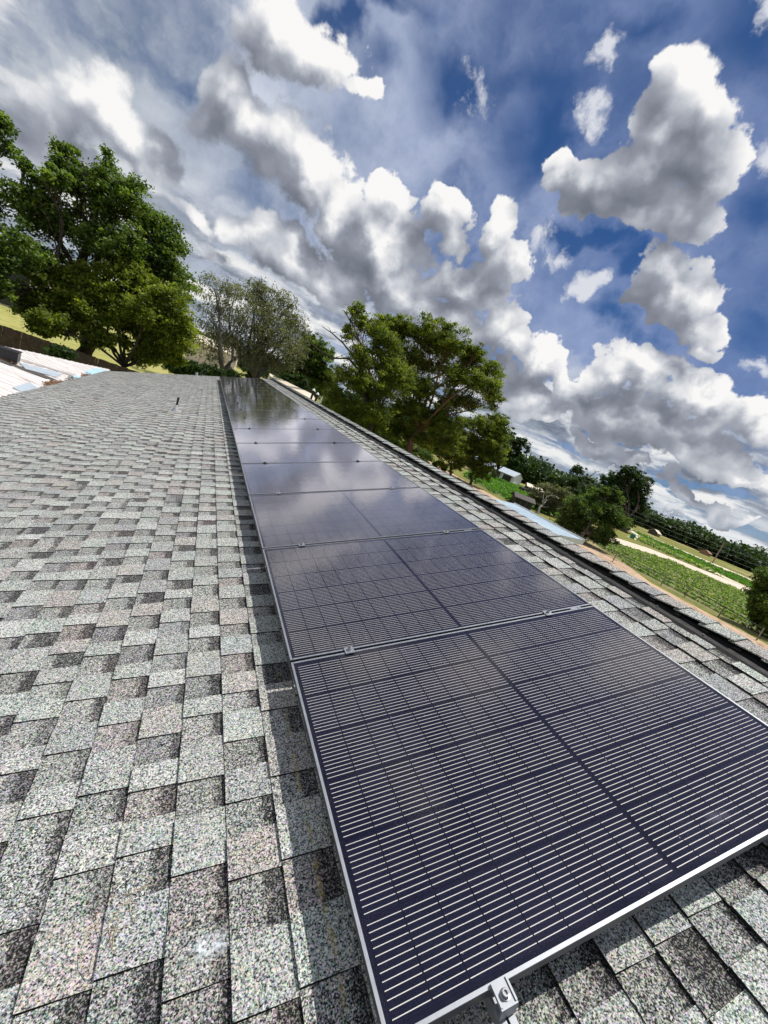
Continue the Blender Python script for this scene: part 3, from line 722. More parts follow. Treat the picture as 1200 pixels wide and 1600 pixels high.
M_CROPL = leaf_mat('crop_leaf', (0.05, 0.10, 0.02), (0.13, 0.23, 0.035), (0.50, 0.54, 0.26), .35)
M_CROPD = leaf_mat('green_crop_leaf', (0.04, 0.12, 0.012), (0.08, 0.20, 0.02), (0.16, 0.30, 0.05), .35)
def inside(pts, x, y):
    c = np.zeros(len(x), bool); n = len(pts)
    for i in range(n):
        x1, y1 = pts[i]; x2, y2 = pts[(i + 1) % n]
        k = ((y1 > y) != (y2 > y)) & (x < (x2 - x1) * (y - y1) / (y2 - y1 + 1e-12) + x1); c ^= k
    return c
def rows(name, pts, gap, step, per, spread, height, size, m, ang=0.0, seed=1, label=None):
    r = np.random.default_rng(seed); xs = [p[0] for p in pts]; ys = [p[1] for p in pts]
    L = 140; a, b = np.meshgrid(np.arange(-L, L, gap), np.arange(-L, L, step)); a = a.ravel(); b = b.ravel() + r.uniform(-.3, .3, a.size) * step
    x = a * math.cos(ang) + b * math.sin(ang) + np.mean(xs); y = -a * math.sin(ang) + b * math.cos(ang) + np.mean(ys)
    k = inside(pts, x, y) & (r.random(x.size) > .05); x = x[k]; y = y[k]
    hs = r.uniform(.7, 1.2, x.size)
    X = np.repeat(x, per) + r.normal(0, spread * .5, x.size * per); Y = np.repeat(y, per) + r.normal(0, spread * .6, x.size * per)
    Z = np.repeat(hs, per) * height * r.random(x.size * per) ** .7
    me = leaf_mesh(name, np.stack([X, Y, Z], 1), size, .3, seed, .4, tint=Z / height * .75); me.materials.append(m)
    o = link(name, me, None, 'stuff'); tag(o, label, 'crop'); return o
rows('crop_rows', FIELD1, 2.6, .38, 16, .40, .26, .17, M_CROPL, -.02, 1, 'rows of leafy pale-tipped crop plants in the near field beyond the ridge')
rows('crop_rows', FIELD2, 3.0, .9, 10, .6, .35, .4, M_CROPD, -.10, 2, 'dark green crop rows in the far field below the wooded hill line')
rows('crop_rows', FIELD2B, 1.9, .9, 9, .6, .6, .35, M_CROPL, -.1, 3, 'narrow strip of crop between the two sand tracks')
rows('crop_rows', FIELD3, 1.7, .8, 10, .6, .6, .34, M_CROPD, .35, 4, 'bright green crop rows in front of the long white-roofed barn')

# ---------------------------------------------------------------- trees
def bark(name, c1, c2):
    return mat(name, lambda N: pbsdf(N, N.mix(N.map(N.noise(N.v('MULTIPLY', N.pos(), (5, 5, 1.2)), 2.0, 6, .7), .35, .65), c1, c2), .9, 0, .15, N.bump(N.noise(N.v('MULTIPLY', N.pos(), (8, 8, 1.6)), 2.0, 4, .7), .9, .05)))
M_BARK = bark('oak_bark', (0.035, 0.026, 0.02), (0.13, 0.10, 0.08)); M_BARKR = bark('red_brown_bark', (0.09, 0.05, 0.03), (0.24, 0.14, 0.09)); M_BARKG = bark('grey_bark', (0.09, 0.08, 0.07), (0.24, 0.22, 0.19))
L_OAK = leaf_mat('oak_leaf', (0.026, 0.050, 0.014), (0.095, 0.145, 0.034), (0.27, 0.34, 0.08), .38)
L_YEL = leaf_mat('yellow_green_leaf', (0.035, 0.055, 0.014), (0.145, 0.185, 0.028), (0.38, 0.40, 0.07), .38)
L_MOSS = leaf_mat('mossy_grey_leaf', (0.07, 0.075, 0.045), (0.17, 0.175, 0.10), (0.32, 0.31, 0.20), .3)
L_DARK = leaf_mat('dark_evergreen_leaf', (0.012, 0.030, 0.010), (0.035, 0.070, 0.018), (0.09, 0.14, 0.035), .25)
L_FAR = leaf_mat('distant_leaf', (0.020, 0.045, 0.018), (0.045, 0.080, 0.028), (0.09, 0.13, 0.045), .2)
def curve(a, b, sag, r, n=6):
    """slightly crooked limb from a to b"""
    a = Vector(a); b = Vector(b); L = (b - a).length; out = []
    o1 = Vector([r.uniform(-1, 1) for _ in range(3)]) * L * .10; o2 = Vector([r.uniform(-1, 1) for _ in range(3)]) * L * .07
    for i in range(n + 1):
        t = i / n; p = a.lerp(b, t) + Vector((0, 0, 1)) * sag * L * math.sin(math.pi * t) + o1 * math.sin(math.pi * t) + o2 * math.sin(2 * math.pi * t); out.append(p)
    return out
def tree(name, label, cat, base, dist, lobes, leaves, size, leafm, barkm, seed=0, trunk_r=.35, fork=.35, group=None, clump=1.0, density=None, moss=0, bare=None, tint0=.0):
    """lobes: masses of foliage as (px, py, rx, ry) outlines seen from the roof; each becomes a rounded mass at the tree's own distance"""
    r = random.Random(seed); rn = np.random.default_rng(seed + 100); sc = dist / FPX
    leaves = int(leaves * 1.75); size *= .62; density = (density or 70) * .55
    base = Vector((base[0], base[1], 0.0))
    t_ = thing(name, label, cat, base, (0, 0, 0), group)
    C = []
    for L in lobes:
        px, py, rx, ry = L[:4]; dd = dist + (L[4] if len(L) > 4 else r.uniform(-.35, .35) * (rx + ry) * sc)
        q = np.array([(px - 600) / FPX, -(py - 800) / FPX, -1.0]); w = CM @ q; depth = dd / math.hypot(w[0], w[1])
        C.append((Vector(CL + w * depth), rx * depth / FPX, ry * depth / FPX, depth))
    # leaf clumps on the shell and inside each mass
    area = [a * b for _, a, b, _ in C]; tot = sum(area); pts = []; tints = []; tips = []
    cs = clump * 0.75
    for (c, a, b, dp), ar in zip(C, area):
        nl = int(leaves * ar / tot); ncl = max(6, int(nl / density))
        dirs = rn.normal(size=(ncl, 3)); dirs /= np.linalg.norm(dirs, axis=1)[:, None]
        rad = rn.random(ncl) ** .40 * rn.uniform(.78, 1.22, ncl); X = dirs * rad[:, None]
        R = np.array([a, b, min(a, b) * .9])
        off = X * R                          # camera-aligned ellipsoid
        cc = np.array(c) + off @ CM.T
        hole = np.sin(cc[:, 0] * 1.9 + seed) * np.sin(cc[:, 1] * 1.7 + 2 * seed) + np.sin(cc[:, 2] * 2.3 + seed * 1.3) * .7 + rn.normal(0, .35, ncl)
        cc = cc[hole > (-.38 if clump == 1.0 and rx > 20 else -.7)]; ncl = len(cc)
        if ncl == 0: continue
        per = max(3, nl // ncl); k = rn.uniform(.55, 1.25, ncl) * cs * (0.35 + .12 * min(a, b))
        sub = rn.normal(size=(ncl, per, 3)); sub *= .55
        sub[:, :, 2] *= .6
        P = cc[:, None, :] + sub * k[:, None, None]
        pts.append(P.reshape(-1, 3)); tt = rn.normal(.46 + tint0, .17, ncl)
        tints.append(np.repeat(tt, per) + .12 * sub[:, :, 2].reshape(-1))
        for i in rn.choice(ncl, min(ncl, 9), replace=False): tips.append((len(tips), c, Vector(cc[i])))
    P = np.concatenate(pts); T = np.concatenate(tints); keep = P[:, 2] > .25; P = P[keep] - np.array(base); T = T[keep]
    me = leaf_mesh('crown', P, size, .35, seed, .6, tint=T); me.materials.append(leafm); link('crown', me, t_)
    # trunk, limbs to every mass, branches to clumps
    m = MB(); top = max(c.z for c, *_ in C)
    cen = sum((c * (a * b) for c, a, b, _ in C), Vector()) / tot
    fz = max(1.2, fork * top); fp = Vector((base.x + (cen.x - base.x) * .25, base.y + (cen.y - base.y) * .25, fz))
    tp = curve(base - Vector((0, 0, .2)), fp, 0, r, 6)
    m.tube([p - base for p in tp], [trunk_r * (1.35 if i == 0 else 1.0 - .3 * i / 6) for i in range(7)], 12)
    for c, a, b, _ in C:
        hgt = max(0.0, c.z - fz); lr = trunk_r * min(.62, .22 + .5 * (a * b / tot) ** .5)
        lm = curve(fp, c, .06, r, 7); m.tube([p - base for p in lm], [lr * (1 - .72 * i / 7) for i in range(8)], 8)
        for _, c2, tip in [q for q in tips if q[1] is c]:
            s = lm[r.choice((3, 4, 5, 6))]; br = curve(s, tip, .04, r, 4)
            m.tube([p - base for p in br], [lr * .26 * (1 - .75 * i / 4) for i in range(5)], 5, caps=False)
    if bare:                                 # leafless limbs that stand out of the crown
        for line in bare:
            q = []
            for i, (px, py) in enumerate(line): q.append(AT(px, py, dist) - base)
            q0 = q[-1] - q[-2]; m.tube([fp - base] + q, [trunk_r * .35] + [trunk_r * .30 * (1 - .85 * i / (len(q) - 1)) + .012 for i in range(len(q))], 6)
            for i in range(1, len(q) - 1):
                for kx in range(2):
                    d = Vector((r.uniform(-1, 1), r.uniform(-1, 1), r.uniform(.1, 1))).normalized() * (q[i + 1] - q[i]).length * 1.1
                    m.tube(curve(q[i], q[i] + d, .05, r, 3), [trunk_r * .10, trunk_r * .07, trunk_r * .04, .01], 5, caps=False)
    link('trunk', m.mesh('trunk', barkm, True), t_)
    if moss:                                 # strands of grey moss hanging from the limbs
        V = []; F = []; idx = rn.choice(len(P), moss)
        for i in idx:
            x, y, z = P[i]; Lm = rn.uniform(.25, .8) * clump; w = .03 * rn.uniform(.6, 1.6); a = rn.uniform(0, 3.14); dx, dy = math.cos(a) * w, math.sin(a) * w; s = rn.normal(0, .1, 2)
            b = len(V); V += [(x - dx, y - dy, z), (x + dx, y + dy, z), (x + dx * .7 + s[0], y + dy * .7 + s[1], z - Lm * .5), (x - dx * .7 + s[0], y - dy * .7 + s[1], z - Lm * .5), (x + s[0] * 1.3, y + s[1] * 1.3, z - Lm)]
            F += [(b, b + 1, b + 2, b + 3), (b + 3, b + 2, b + 4)]
        mm = bpy.data.meshes.new('hanging_moss'); mm.from_pydata(V, [], F); mm.materials.append(M_MOSSY); link('hanging_moss', mm, t_, 'stuff')
    return t_
M_MOSSY = rough_mat('grey_moss', (0.16, 0.155, 0.12), (0.30, 0.29, 0.23), 8)

# left: the big oak over the board fence and its neighbours
b = G(128, 562)
tree('oak_tree', 'biggest oak on the left, dark trunk rising behind the board fence', 'tree', AT(122, 562, 36), 36,
     [(66, 282, 34, 24), (40, 262, 14, 12), (128, 252, 46, 26), (190, 300, 44, 42), (235, 355, 40, 40), (262, 405, 38, 40), (45, 320, 46, 42), (120, 325, 60, 42), (175, 375, 52, 38),
      (20, 395, 46, 42), (80, 410, 60, 38), (270, 455, 34, 34), (225, 425, 44, 30), (-30, 430, 50, 40), (60, 465, 42, 30), (-50, 350, 50, 50), (90, 500, 30, 30)],
     50000, .165, L_OAK, M_BARK, 1, .52, .30, density=60, tint0=.06)
tree('oak_tree', 'bright green lower tree leaning over the fence right of the big trunk', 'tree', AT(198, 574, 33), 33,
     [(140, 445, 52, 32), (195, 440, 50, 30), (250, 480, 46, 36), (280, 520, 30, 34), (110, 480, 40, 26), (180, 500, 56, 34), (240, 535, 40, 26), (75, 505, 30, 20), (160, 530, 30, 12), (270, 552, 34, 18), (225, 556, 26, 14)],
     50000, .15, L_YEL, M_BARK, 2, .22, .25, density=60, tint0=.08)
tree('oak_tree', 'sparse branch tips of a tree reaching in at the far left edge of the view', 'tree', AT(-190, 560, 24), 24,
     [(2, 196, 12, 18), (12, 232, 14, 9), (-40, 225, 24, 24), (-110, 260, 60, 50), (-150, 340, 60, 50), (-190, 430, 80, 70), (-6, 180, 10, 8)],
     15000, .13, L_OAK, M_BARK, 3, .4, .4, density=45)
tree('bush', 'dark shrub against the board fence, left of the big trunk', 'shrub', AT(85, 560, 29.3), 29.3, [(92, 552, 16, 9)], 2500, .12, L_DARK, M_BARK, 4, .06, .2)
for px_, py_, d_, rx_, lab_ in ((285, 574, 46, 26, 'low dark bush past the far edge of the roof, left of the mossy oaks'), (322, 580, 50, 20, 'low bush under the leaning mossy oak at the end of the shingles'), (375, 584, 60, 30, 'wide bush at the foot of the taller mossy oak'), (452, 596, 58, 26, 'dark bush right of the mossy oaks at the ridge end')):
    tree('bush', lab_, 'shrub', AT(px_, py_, d_), d_, [(px_, py_, rx_, 11), (px_ + 14, py_ + 4, rx_ * .7, 9)], 5200, .17, L_DARK, M_BARK, int(px_), .05, .2)
# centre left: grey mossy oaks past the far end of the roof
tree('mossy_oak_tree', 'grey sparse oak hung with moss, beyond the far end of the shingles', 'tree', AT(352, 590, 52), 52,
     [(335, 450, 30, 22), (365, 470, 34, 26), (325, 495, 24, 28), (355, 515, 40, 30), (335, 545, 30, 24), (375, 540, 34, 26)],
     5600, .16, L_MOSS, M_BARKG, 5, .45, .25, density=26, moss=900, clump=1.3)
tree('mossy_oak_tree', 'taller grey mossy oak behind the far end of the solar panels', 'tree', AT(398, 590, 55), 55,
     [(395, 455, 30, 18), (425, 470, 34, 24), (450, 500, 30, 28), (400, 500, 36, 28), (435, 530, 40, 30), (465, 535, 20, 24), (400, 545, 40, 26), (430, 565, 40, 18)],
     13000, .17, L_MOSS, M_BARKG, 6, .5, .25, density=28, moss=1500, clump=1.3,
     bare=[[(385, 560), (392, 520), (396, 495), (402, 470), (398, 448)], [(410, 540), (430, 505), (450, 480), (462, 470)]])
tree('evergreen_tree', 'dark green rounded tree between the mossy oak and the tall oaks', 'tree', AT(478, 600, 70), 70,
     [(468, 560, 28, 22), (495, 555, 26, 22), (480, 585, 34, 20), (505, 590, 20, 18), (450, 585, 20, 16), (485, 535, 18, 14)], 26000, .24, L_OAK, M_BARK, 7, .3, .2)
# centre: the tall spreading oaks beyond the ridge
tree('tall_oak_tree', 'ragged oak with bare limbs on its left, leftmost of the tall oaks past the ridge', 'tree', AT(588, 668, 47), 47,
     [(553, 482, 20, 10), (575, 500, 26, 16), (545, 520, 12, 14), (590, 530, 32, 26), (562, 556, 22, 18), (545, 590, 28, 28), (570, 665, 28, 16), (535, 640, 22, 16), (525, 615, 18, 18), (620, 590, 30, 30), (585, 600, 36, 34), (540, 640, 26, 20), (580, 645, 36, 26), (605, 560, 28, 30)],
     40000, .155, L_YEL, M_BARK, 8, .38, .30, density=48,
     bare=[[(575, 600), (555, 560), (535, 535), (518, 520), (503, 510)], [(570, 590), (545, 560), (520, 560), (495, 545), (480, 530)], [(575, 560), (560, 530), (550, 505), (537, 485)]])
tree('tall_oak_tree', 'largest spreading yellow-green oak with brown limbs beyond the ridge', 'tree', AT(648, 690, 52), 52,
     [(622, 510, 26, 18), (660, 515, 34, 22), (700, 530, 34, 26), (735, 570, 28, 24), (760, 600, 26, 24), (630, 550, 34, 28), (675, 560, 38, 28), (715, 590, 34, 22), (770, 625, 18, 16),
      (620, 590, 30, 28), (655, 605, 30, 24), (640, 640, 34, 28), (615, 660, 24, 22), (690, 640, 30, 20), (725, 625, 30, 18), (605, 505, 22, 14), (745, 545, 22, 14), (680, 510, 22, 12), (690, 655, 34, 22), (765, 585, 20, 20), (665, 680, 34, 20), (632, 672, 30, 20), (600, 660, 28, 20), (700, 690, 26, 16)],
     92000, .165, L_YEL, M_BARKR, 9, .50, .28, density=55, bare=[[(650, 600), (680, 590), (710, 575), (740, 560), (752, 550)]])
tree('young_oak_tree', 'smaller yellow-green oak in front of the tall oaks, its pale trunk at the soil strip', 'tree', G(703, 745), 62,
     [(690, 680, 28, 22), (715, 670, 26, 20), (670, 690, 22, 18), (695, 705, 34, 20), (720, 705, 24, 22), (700, 725, 22, 12)], 22000, .19, L_YEL, M_BARKR, 10, .22, .25, tint0=-.04)
tree('young_oak_tree', 'rounded small oak right of the tall oaks, dark trunk above the blue roof', 'tree', G(734, 757), 64,
     [(745, 670, 30, 24), (770, 690, 26, 26), (735, 705, 28, 26), (765, 720, 22, 20), (750, 735, 22, 16), (780, 665, 16, 18)], 24000, .19, L_YEL, M_BARK, 11, .22, .25, tint0=-.08)
tree('evergreen_tree', 'dark evergreen behind the small oaks, left end of the long tree line', 'tree', AT(790, 712, 105), 105,
     [(790, 685, 20, 18), (808, 700, 18, 16), (775, 660, 18, 18), (800, 720, 24, 14), (815, 690, 8, 8), (770, 700, 20, 20)], 14000, .34, L_DARK, M_BARK, 12, .4, .2)
tree('thicket', 'dark undergrowth filling the space under the tall oaks beyond the ridge', 'thicket', AT(610, 690, 58), 58,
     [(540, 648, 24, 16), (568, 664, 26, 16), (598, 684, 28, 16), (628, 702, 26, 16), (655, 716, 24, 14), (520, 632, 20, 14)], 26000, .16, L_OAK, M_BARK, 21, .12, .2, tint0=.02)
# right: the field trees
tree('bushy_tree', 'brown-green scrubby tree beside the dark shed and the blue roof', 'tree', G(838, 802), 68,
     [(850, 770, 22, 16), (870, 785, 22, 14), (835, 780, 14, 10), (855, 795, 22, 10), (880, 772, 14, 12)], 9000, .20, L_MOSS, M_BARKG, 13, .2, .2, density=40)
tree('field_oak_tree', 'round dark oak with a leaning trunk beside the wire fence', 'tree', G(905, 850), 51,
     [(905, 802, 32, 22), (938, 796, 32, 24), (960, 812, 22, 22), (888, 818, 20, 14), (925, 825, 36, 18), (948, 838, 24, 12), (910, 785, 26, 14), (945, 778, 26, 16)], 38000, .16, L_OAK, M_BARK, 14, .28, .22, tint0=-.12)
tree('leaning_tree', 'half-bare windswept tree behind the round field oak', 'tree', AT(895, 800, 90), 90,
     [(905, 735, 14, 10), (898, 750, 12, 10), (890, 765, 18, 12), (915, 750, 8, 6), (880, 775, 20, 12), (905, 775, 20, 12)], 7000, .24, L_DARK, M_BARKG, 15, .35, .3,
     bare=[[(905, 765), (918, 748), (930, 738), (940, 735)], [(905, 770), (920, 758), (938, 752)]])
tree('field_oak_tree', 'tall dark oak standing alone at the head of the crop field', 'tree', G(976, 832), 118,
     [(984, 740, 20, 14), (962, 752, 24, 16), (998, 758, 20, 20), (950, 775, 22, 14), (980, 775, 26, 18), (1003, 785, 12, 14), (960, 800, 26, 18), (990, 805, 22, 16), (970, 820, 24, 10), (940, 765, 10, 8)], 46000, .26, L_DARK, M_BARK, 16, .6, .2)
tree('dark_bush', 'dark leafy bush at the right edge, at the end of the crop rows', 'bush', AT(1215, 1000, 44), 44,
     [(1196, 903, 16, 14), (1210, 915, 18, 18), (1188, 925, 16, 14), (1205, 950, 24, 24), (1185, 960, 14, 16), (1215, 985, 26, 26), (1192, 1000, 10, 16), (1180, 942, 10, 10)], 20000, .14, L_OAK, M_BARK, 17, .2, .2)
# tree line on the horizon: a wood that reads as one mass
def wood(name, label, a0, a1, d0, d1, hgt, n, size, leafm, seed):
    r = np.random.default_rng(seed); nt = n // 60
    az = np.radians(r.uniform(a0, a1, nt)); dd = r.uniform(d0, d1, nt); h = hgt * r.uniform(.6, 1.15, nt) * (1 + .12 * np.sin(az * 60))
    cx = CL[0] + dd * np.sin(az); cy = CL[1] + dd * np.cos(az)
    u = r.normal(size=(nt, 60, 3)); u /= np.linalg.norm(u, axis=2)[:, :, None]; u *= r.random((nt, 60, 1)) ** .33
    w = h * .38
    P = np.stack([cx[:, None] + u[:, :, 0] * w[:, None], cy[:, None] + u[:, :, 1] * w[:, None], h[:, None] * (.52 + u[:, :, 2] * .5)], 2)
    tt = np.repeat(r.normal(.42, .16, nt), 60)
    me = leaf_mesh(name, P.reshape(-1, 3), size, .4, seed, .8, tint=tt); me.materials.append(leafm); o = link(name, me, None, 'stuff'); tag(o, label, 'woodland'); return o
wood('distant_wood', 'long dark wood along the horizon beyond the far crop field', 53.5, 92, 230, 300, 9.5, 110000, .75, L_FAR, 30)
wood('distant_wood', 'tree belt behind the white-roofed barn and sheds', 36, 53.5, 160, 220, 9.5, 80000, .6, L_DARK, 31)
wood('distant_wood', 'low woods on the horizon past the meadow and the mossy oaks', -32, 36, 190, 300, 10, 60000, .9, L_FAR, 32)

# ---------------------------------------------------------------- white metal roof beside the eave
def metal_build(N):
    p = N.pos(); n = N.noise(p, 1.2, 6, .7); st = N.noise(N.v('MULTIPLY', p, (1.5, 14, 1)), 1.0, 5, .7)
    c = N.mix(N.map(st, .35, .7), (0.80, 0.77, 0.75), (0.52, 0.47, 0.45)); c = N.mix(N.map(n, .58, .75), c, (0.36, 0.28, 0.24))
    return pbsdf(N, c, .55, .1, .4)
M_WMET = mat('weathered_white_metal', metal_build)
M_BLUEP = rough_mat('blue_translucent_sheet', (0.30, 0.52, 0.66), (0.50, 0.68, 0.78), 3, .5)
M_GREYB = rough_mat('blue_grey_sheet', (0.32, 0.38, 0.44), (0.48, 0.54, 0.60), 6, .5)
M_DWALL = rough_mat('dark_siding', (0.05, 0.045, 0.04), (0.10, 0.09, 0.08), 2, .8)
M_LEAFD = rough_mat('dry_brown_leaves', (0.16, 0.08, 0.04), (0.34, 0.20, 0.12), 20)
M_BLACK = rough_mat('black_plastic', (0.01, 0.01, 0.012), (0.025, 0.025, 0.03), 20, .4)
SL = 0.14; XE = RW(EAVE, 0, -HR).x; ZE = RW(EAVE, 0, -HR).z - .03
def on_metal(px, py, lift=0.0):
    d = CM @ np.array([(px - 600) / FPX, -(py - 800) / FPX, -1.0])
    # plane z = ZE + SL * (XE - x) + lift
    t = (ZE + SL * XE + lift - CL[2] - SL * CL[0]) / (d[2] + SL * d[0]); return Vector(CL + t * d)
carport = thing('metal_roofed_carport', 'low carport with a dirty white metal roof, left of the shingle eave', 'carport', (XE - 2, 14, 0))
co = Vector((XE - 2, 14, 0))
pl_ = MB()
fy = [on_metal(x, y) for x, y in ((0, 540), (60, 552), (110, 564), (170, 577))]
def far_y(x):
    q = sorted(fy, key=lambda p: p.x)
    if x <= q[0].x: return q[0].y + (x - q[0].x) * (q[1].y - q[0].y) / (q[1].x - q[0].x)
    for a_, b_ in zip(q, q[1:]):
        if x <= b_.x: return a_.y + (x - a_.x) * (b_.y - a_.y) / (b_.x - a_.x)
    return q[-1].y
YM = max(p.y for p in fy)
def sheet(x0, x1, y0, y1, lift, m, name='roof_sheet', rib=True, x0b=None):
    s = MB(); x0b = x0 if x0b is None else x0b; X0 = lambda y: x0 + (x0b - x0) * (y - y0) / (y1 - y0); zf = lambda x: ZE + SL * (XE - x) + lift; P = lambda x, y, h=0: Vector((x, y, zf(x) + h)) - co
    s.face([P(x0, y0), P(x1, y0), P(x1, y1), P(x0b, y1)]); s.face([P(x0, y0, -.006), P(x1, y0, -.006), P(x1, y1, -.006), P(x0b, y1, -.006)][::-1])
    s.face([P(x0, y0, -.006), P(x1, y0, -.006), P(x1, y0), P(x0, y0)])
    if rib:
        n = max(2, int((y1 - y0) / .23))
        for i in range(n):
            yc = y0 + (i + .5) * (y1 - y0) / n; h = .018; b_ = .022
            x0_ = x0; x0 = X0(yc)
            s.face([P(x0, yc - b_, .001), P(x1, yc - b_, .001), P(x1, yc - b_ * .4, h), P(x0, yc - b_ * .4, h)]); s.face([P(x0, yc - b_ * .4, h), P(x1, yc - b_ * .4, h), P(x1, yc + b_ * .4, h), P(x0, yc + b_ * .4, h)])
            s.face([P(x0, yc + b_ * .4, h), P(x1, yc + b_ * .4, h), P(x1, yc + b_, .001), P(x0, yc + b_, .001)]); x0 = x0_
    return s.build(name, m, carport)
yy = 6.0; i = 0
XW = -11.5
while yy < YM:
    y2 = min(yy + .9, YM); xs = XW
    # the far end is cut at an angle
    xs = XW
    while xs < XE - .05 and far_y(xs) < yy: xs += .02
    xb_ = xs
    while xb_ < XE - .04 and far_y(xb_) < y2: xb_ += .02
    if xs < XE - .1: sheet(xs, XE - .02, yy, y2 - .01, .003 * (i % 2), M_WMET, x0b=xb_)
    yy += .9; i += 1
def patch(pts, m, name, lift=.03):
    s = MB(); q = [on_metal(x, y, lift) - co for x, y in pts]; s.face(q); lo2 = Vector((0, 0, -.012))
    for a_, b_ in zip(q, q[1:] + q[:1]): s.face([a_, a_ + lo2, b_ + lo2, b_])
    return s.build(name, m, carport)
patch([(30, 566), (62, 574), (98, 584), (88, 589), (40, 576)], M_GREYB, 'translucent_sheet')
patch([(134, 579), (152, 575), (172, 580), (150, 588), (132, 585)], M_BLUEP, 'translucent_sheet')
patch([(103, 590), (118, 586), (133, 592), (113, 596)], M_BLUEP, 'translucent_sheet')
patch([(20, 605), (46, 597), (60, 606), (34, 612)], M_GREYB, 'translucent_sheet')
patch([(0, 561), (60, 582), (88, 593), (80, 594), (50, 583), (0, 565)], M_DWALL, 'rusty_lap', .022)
patch([(30, 559), (90, 578), (120, 586), (112, 587), (80, 577), (28, 562)], rough_mat('grey_lap_strip', (0.30, 0.27, 0.26), (0.42, 0.38, 0.36), 6), 'grey_lap', .022)  # plain grey strip laid along a sheet lap
posts = MB()
for px_, py_ in ((XE - .3, 8), (XE - .3, 14), (XE - 6.6, 8), (XE - 6.6, 14)):
    z = ZE + SL * (XE - px_) - .02; posts = MB(); posts.box(Vector((px_, py_, z / 2)) - co, (.05, .05, z / 2)); posts.build('post', M_FASC, carport)
lf = []
for (cx_, cy_, n_, s_) in ((92, 598, 520, 9), (80, 600, 200, 6), (112, 591, 90, 5), (134, 586, 120, 4), (30, 619, 90, 7), (22, 564, 60, 4), (14, 621, 60, 5)):
    for _ in range(n_):
        p_ = on_metal(cx_ + rs2.gauss(0, s_), cy_ + rs2.gauss(0, 1.6) + (0.0), rs2.uniform(.02, .07)); lf.append(tuple(p_))
me = leaf_mesh('leaf_litter', np.array([p_ for p_ in lf if p_[0] < XE]), .035, .6, 40, .6); me.materials.append(M_LEAFD)
tag(link('leaf_litter', me, None, 'stuff'), 'brown dry leaves heaped in the valley where the white metal roof meets the shingles', 'leaves')
p_ = on_metal(2, 560, 0); bx = thing('black_box', 'long black plastic box lying on the white metal roof at the left edge', 'box', p_, (0, 0, .15))
m = MB(); m.box((-.25, 0, .17), (.62, .22, .13)); m.box((-.25, 0, .30 + .012), (.64, .235, .010)); m.build('shell', M_BLACK, bx)
m = MB(); m.box((-.25, 0, .02), (.60, .20, .018)); m.build('base', M_LEAFD, bx)

# ---------------------------------------------------------------- board fence behind the carport
M_BOARD = rough_mat('weathered_fence_board', (0.045, 0.030, 0.022), (0.13, 0.09, 0.065), 6, .9, bump=.5)
fence = thing('board_fence', 'dark weathered board fence behind the metal roof, below the oaks', 'fence', (-6, 30.3, 0))
bm_ = []
for v_ in range(4):
    m = MB(); h = 1.84 + .008 * v_; m.box((0, 0, h / 2), (.068, .011, h / 2)); bm_.append(m.mesh('board', M_BOARD))
k = 0; x = -18.0
while x < 6.0:
    o = link('board', bm_[k % 4], fence); o.location = (x, rs.uniform(-.006, .006), rs.uniform(-.006, .01)); o.rotation_euler = (0, rs.uniform(-.004, .004), 0); x += .139; k += 1
for z_ in (.35, 1.45): m = MB(); m.box((-6, .035, z_), (12, .02, .045)); m.build('rail', M_BOARD, fence)
for i in range(11): m = MB(); m.box((-18 + i * 2.4, .10, .9), (.045, .045, .9)); m.build('post', M_BOARD, fence)

# ---------------------------------------------------------------- buildings
M_BEIGE = rough_mat('cream_metal', (0.66, 0.57, 0.42), (0.76, 0.68, 0.54), 1.0, .5)
M_RUST = rough_mat('rust_stain', (0.25, 0.12, 0.07), (0.4, 0.24, 0.16), 4)
M_BLUEM = rough_mat('pale_blue_metal', (0.32, 0.42, 0.50), (0.44, 0.54, 0.61), .6, .45, .2)
M_WHITE = rough_mat('white_paint', (0.72, 0.72, 0.70), (0.84, 0.84, 0.82), 1.0, .5)
M_PINK = rough_mat('pale_stucco', (0.62, 0.52, 0.46), (0.74, 0.64, 0.58), 1.0, .7)
M_WIN = rough_mat('dark_window', (0.015, 0.02, 0.03), (0.03, 0.04, 0.05), 2, .15)
# cream roof past the far end of the ridge
a_, b_, c_, d_ = G(421, 583, 4.25), G(489, 616, 4.2), G(501, 638, 3.55), G(428, 606, 3.6)
o0 = Vector(((b_.x + c_.x) / 2, (b_.y + a_.y) / 2, 0))
sh = thing('cream_metal_shed', 'cream metal shed roof showing past the far end of the ridge', 'shed', o0)
m = MB(); q = [p - o0 for p in (a_, b_, c_, d_)]; m.face(q); m.face([p - Vector((0, 0, .05)) for p in q][::-1])
for e, f in zip(q, q[1:] + q[:1]): m.face([e, e - Vector((0, 0, .05)), f - Vector((0, 0, .05)), f])
m.build('roof', M_BEIGE, sh)
m = MB()
for t1 in (.42, .5): 
    P1 = q[0].lerp(q[1], t1 + .02).lerp(q[3].lerp(q[2], t1 + .02), .35) + Vector((0, 0, .02)); P2 = q[0].lerp(q[1], t1 + .2).lerp(q[3].lerp(q[2], t1 + .2), .5) + Vector((0, 0, .02)); w_ = Vector((.12, .1, 0))
    m.face([P1, P2, P2 + w_, P1 + w_])
m.build('rust_streak', M_RUST, sh)
m = MB()
for e, f in zip(q, q[1:] + q[:1]):
    e2, f2 = e.copy(), f.copy(); e2.z = f2.z = 0; k_ = Vector((0, 0, .05)); m.face([e - k_, e2, f2, f - k_])
m.build('wall', M_BEIGE, sh)
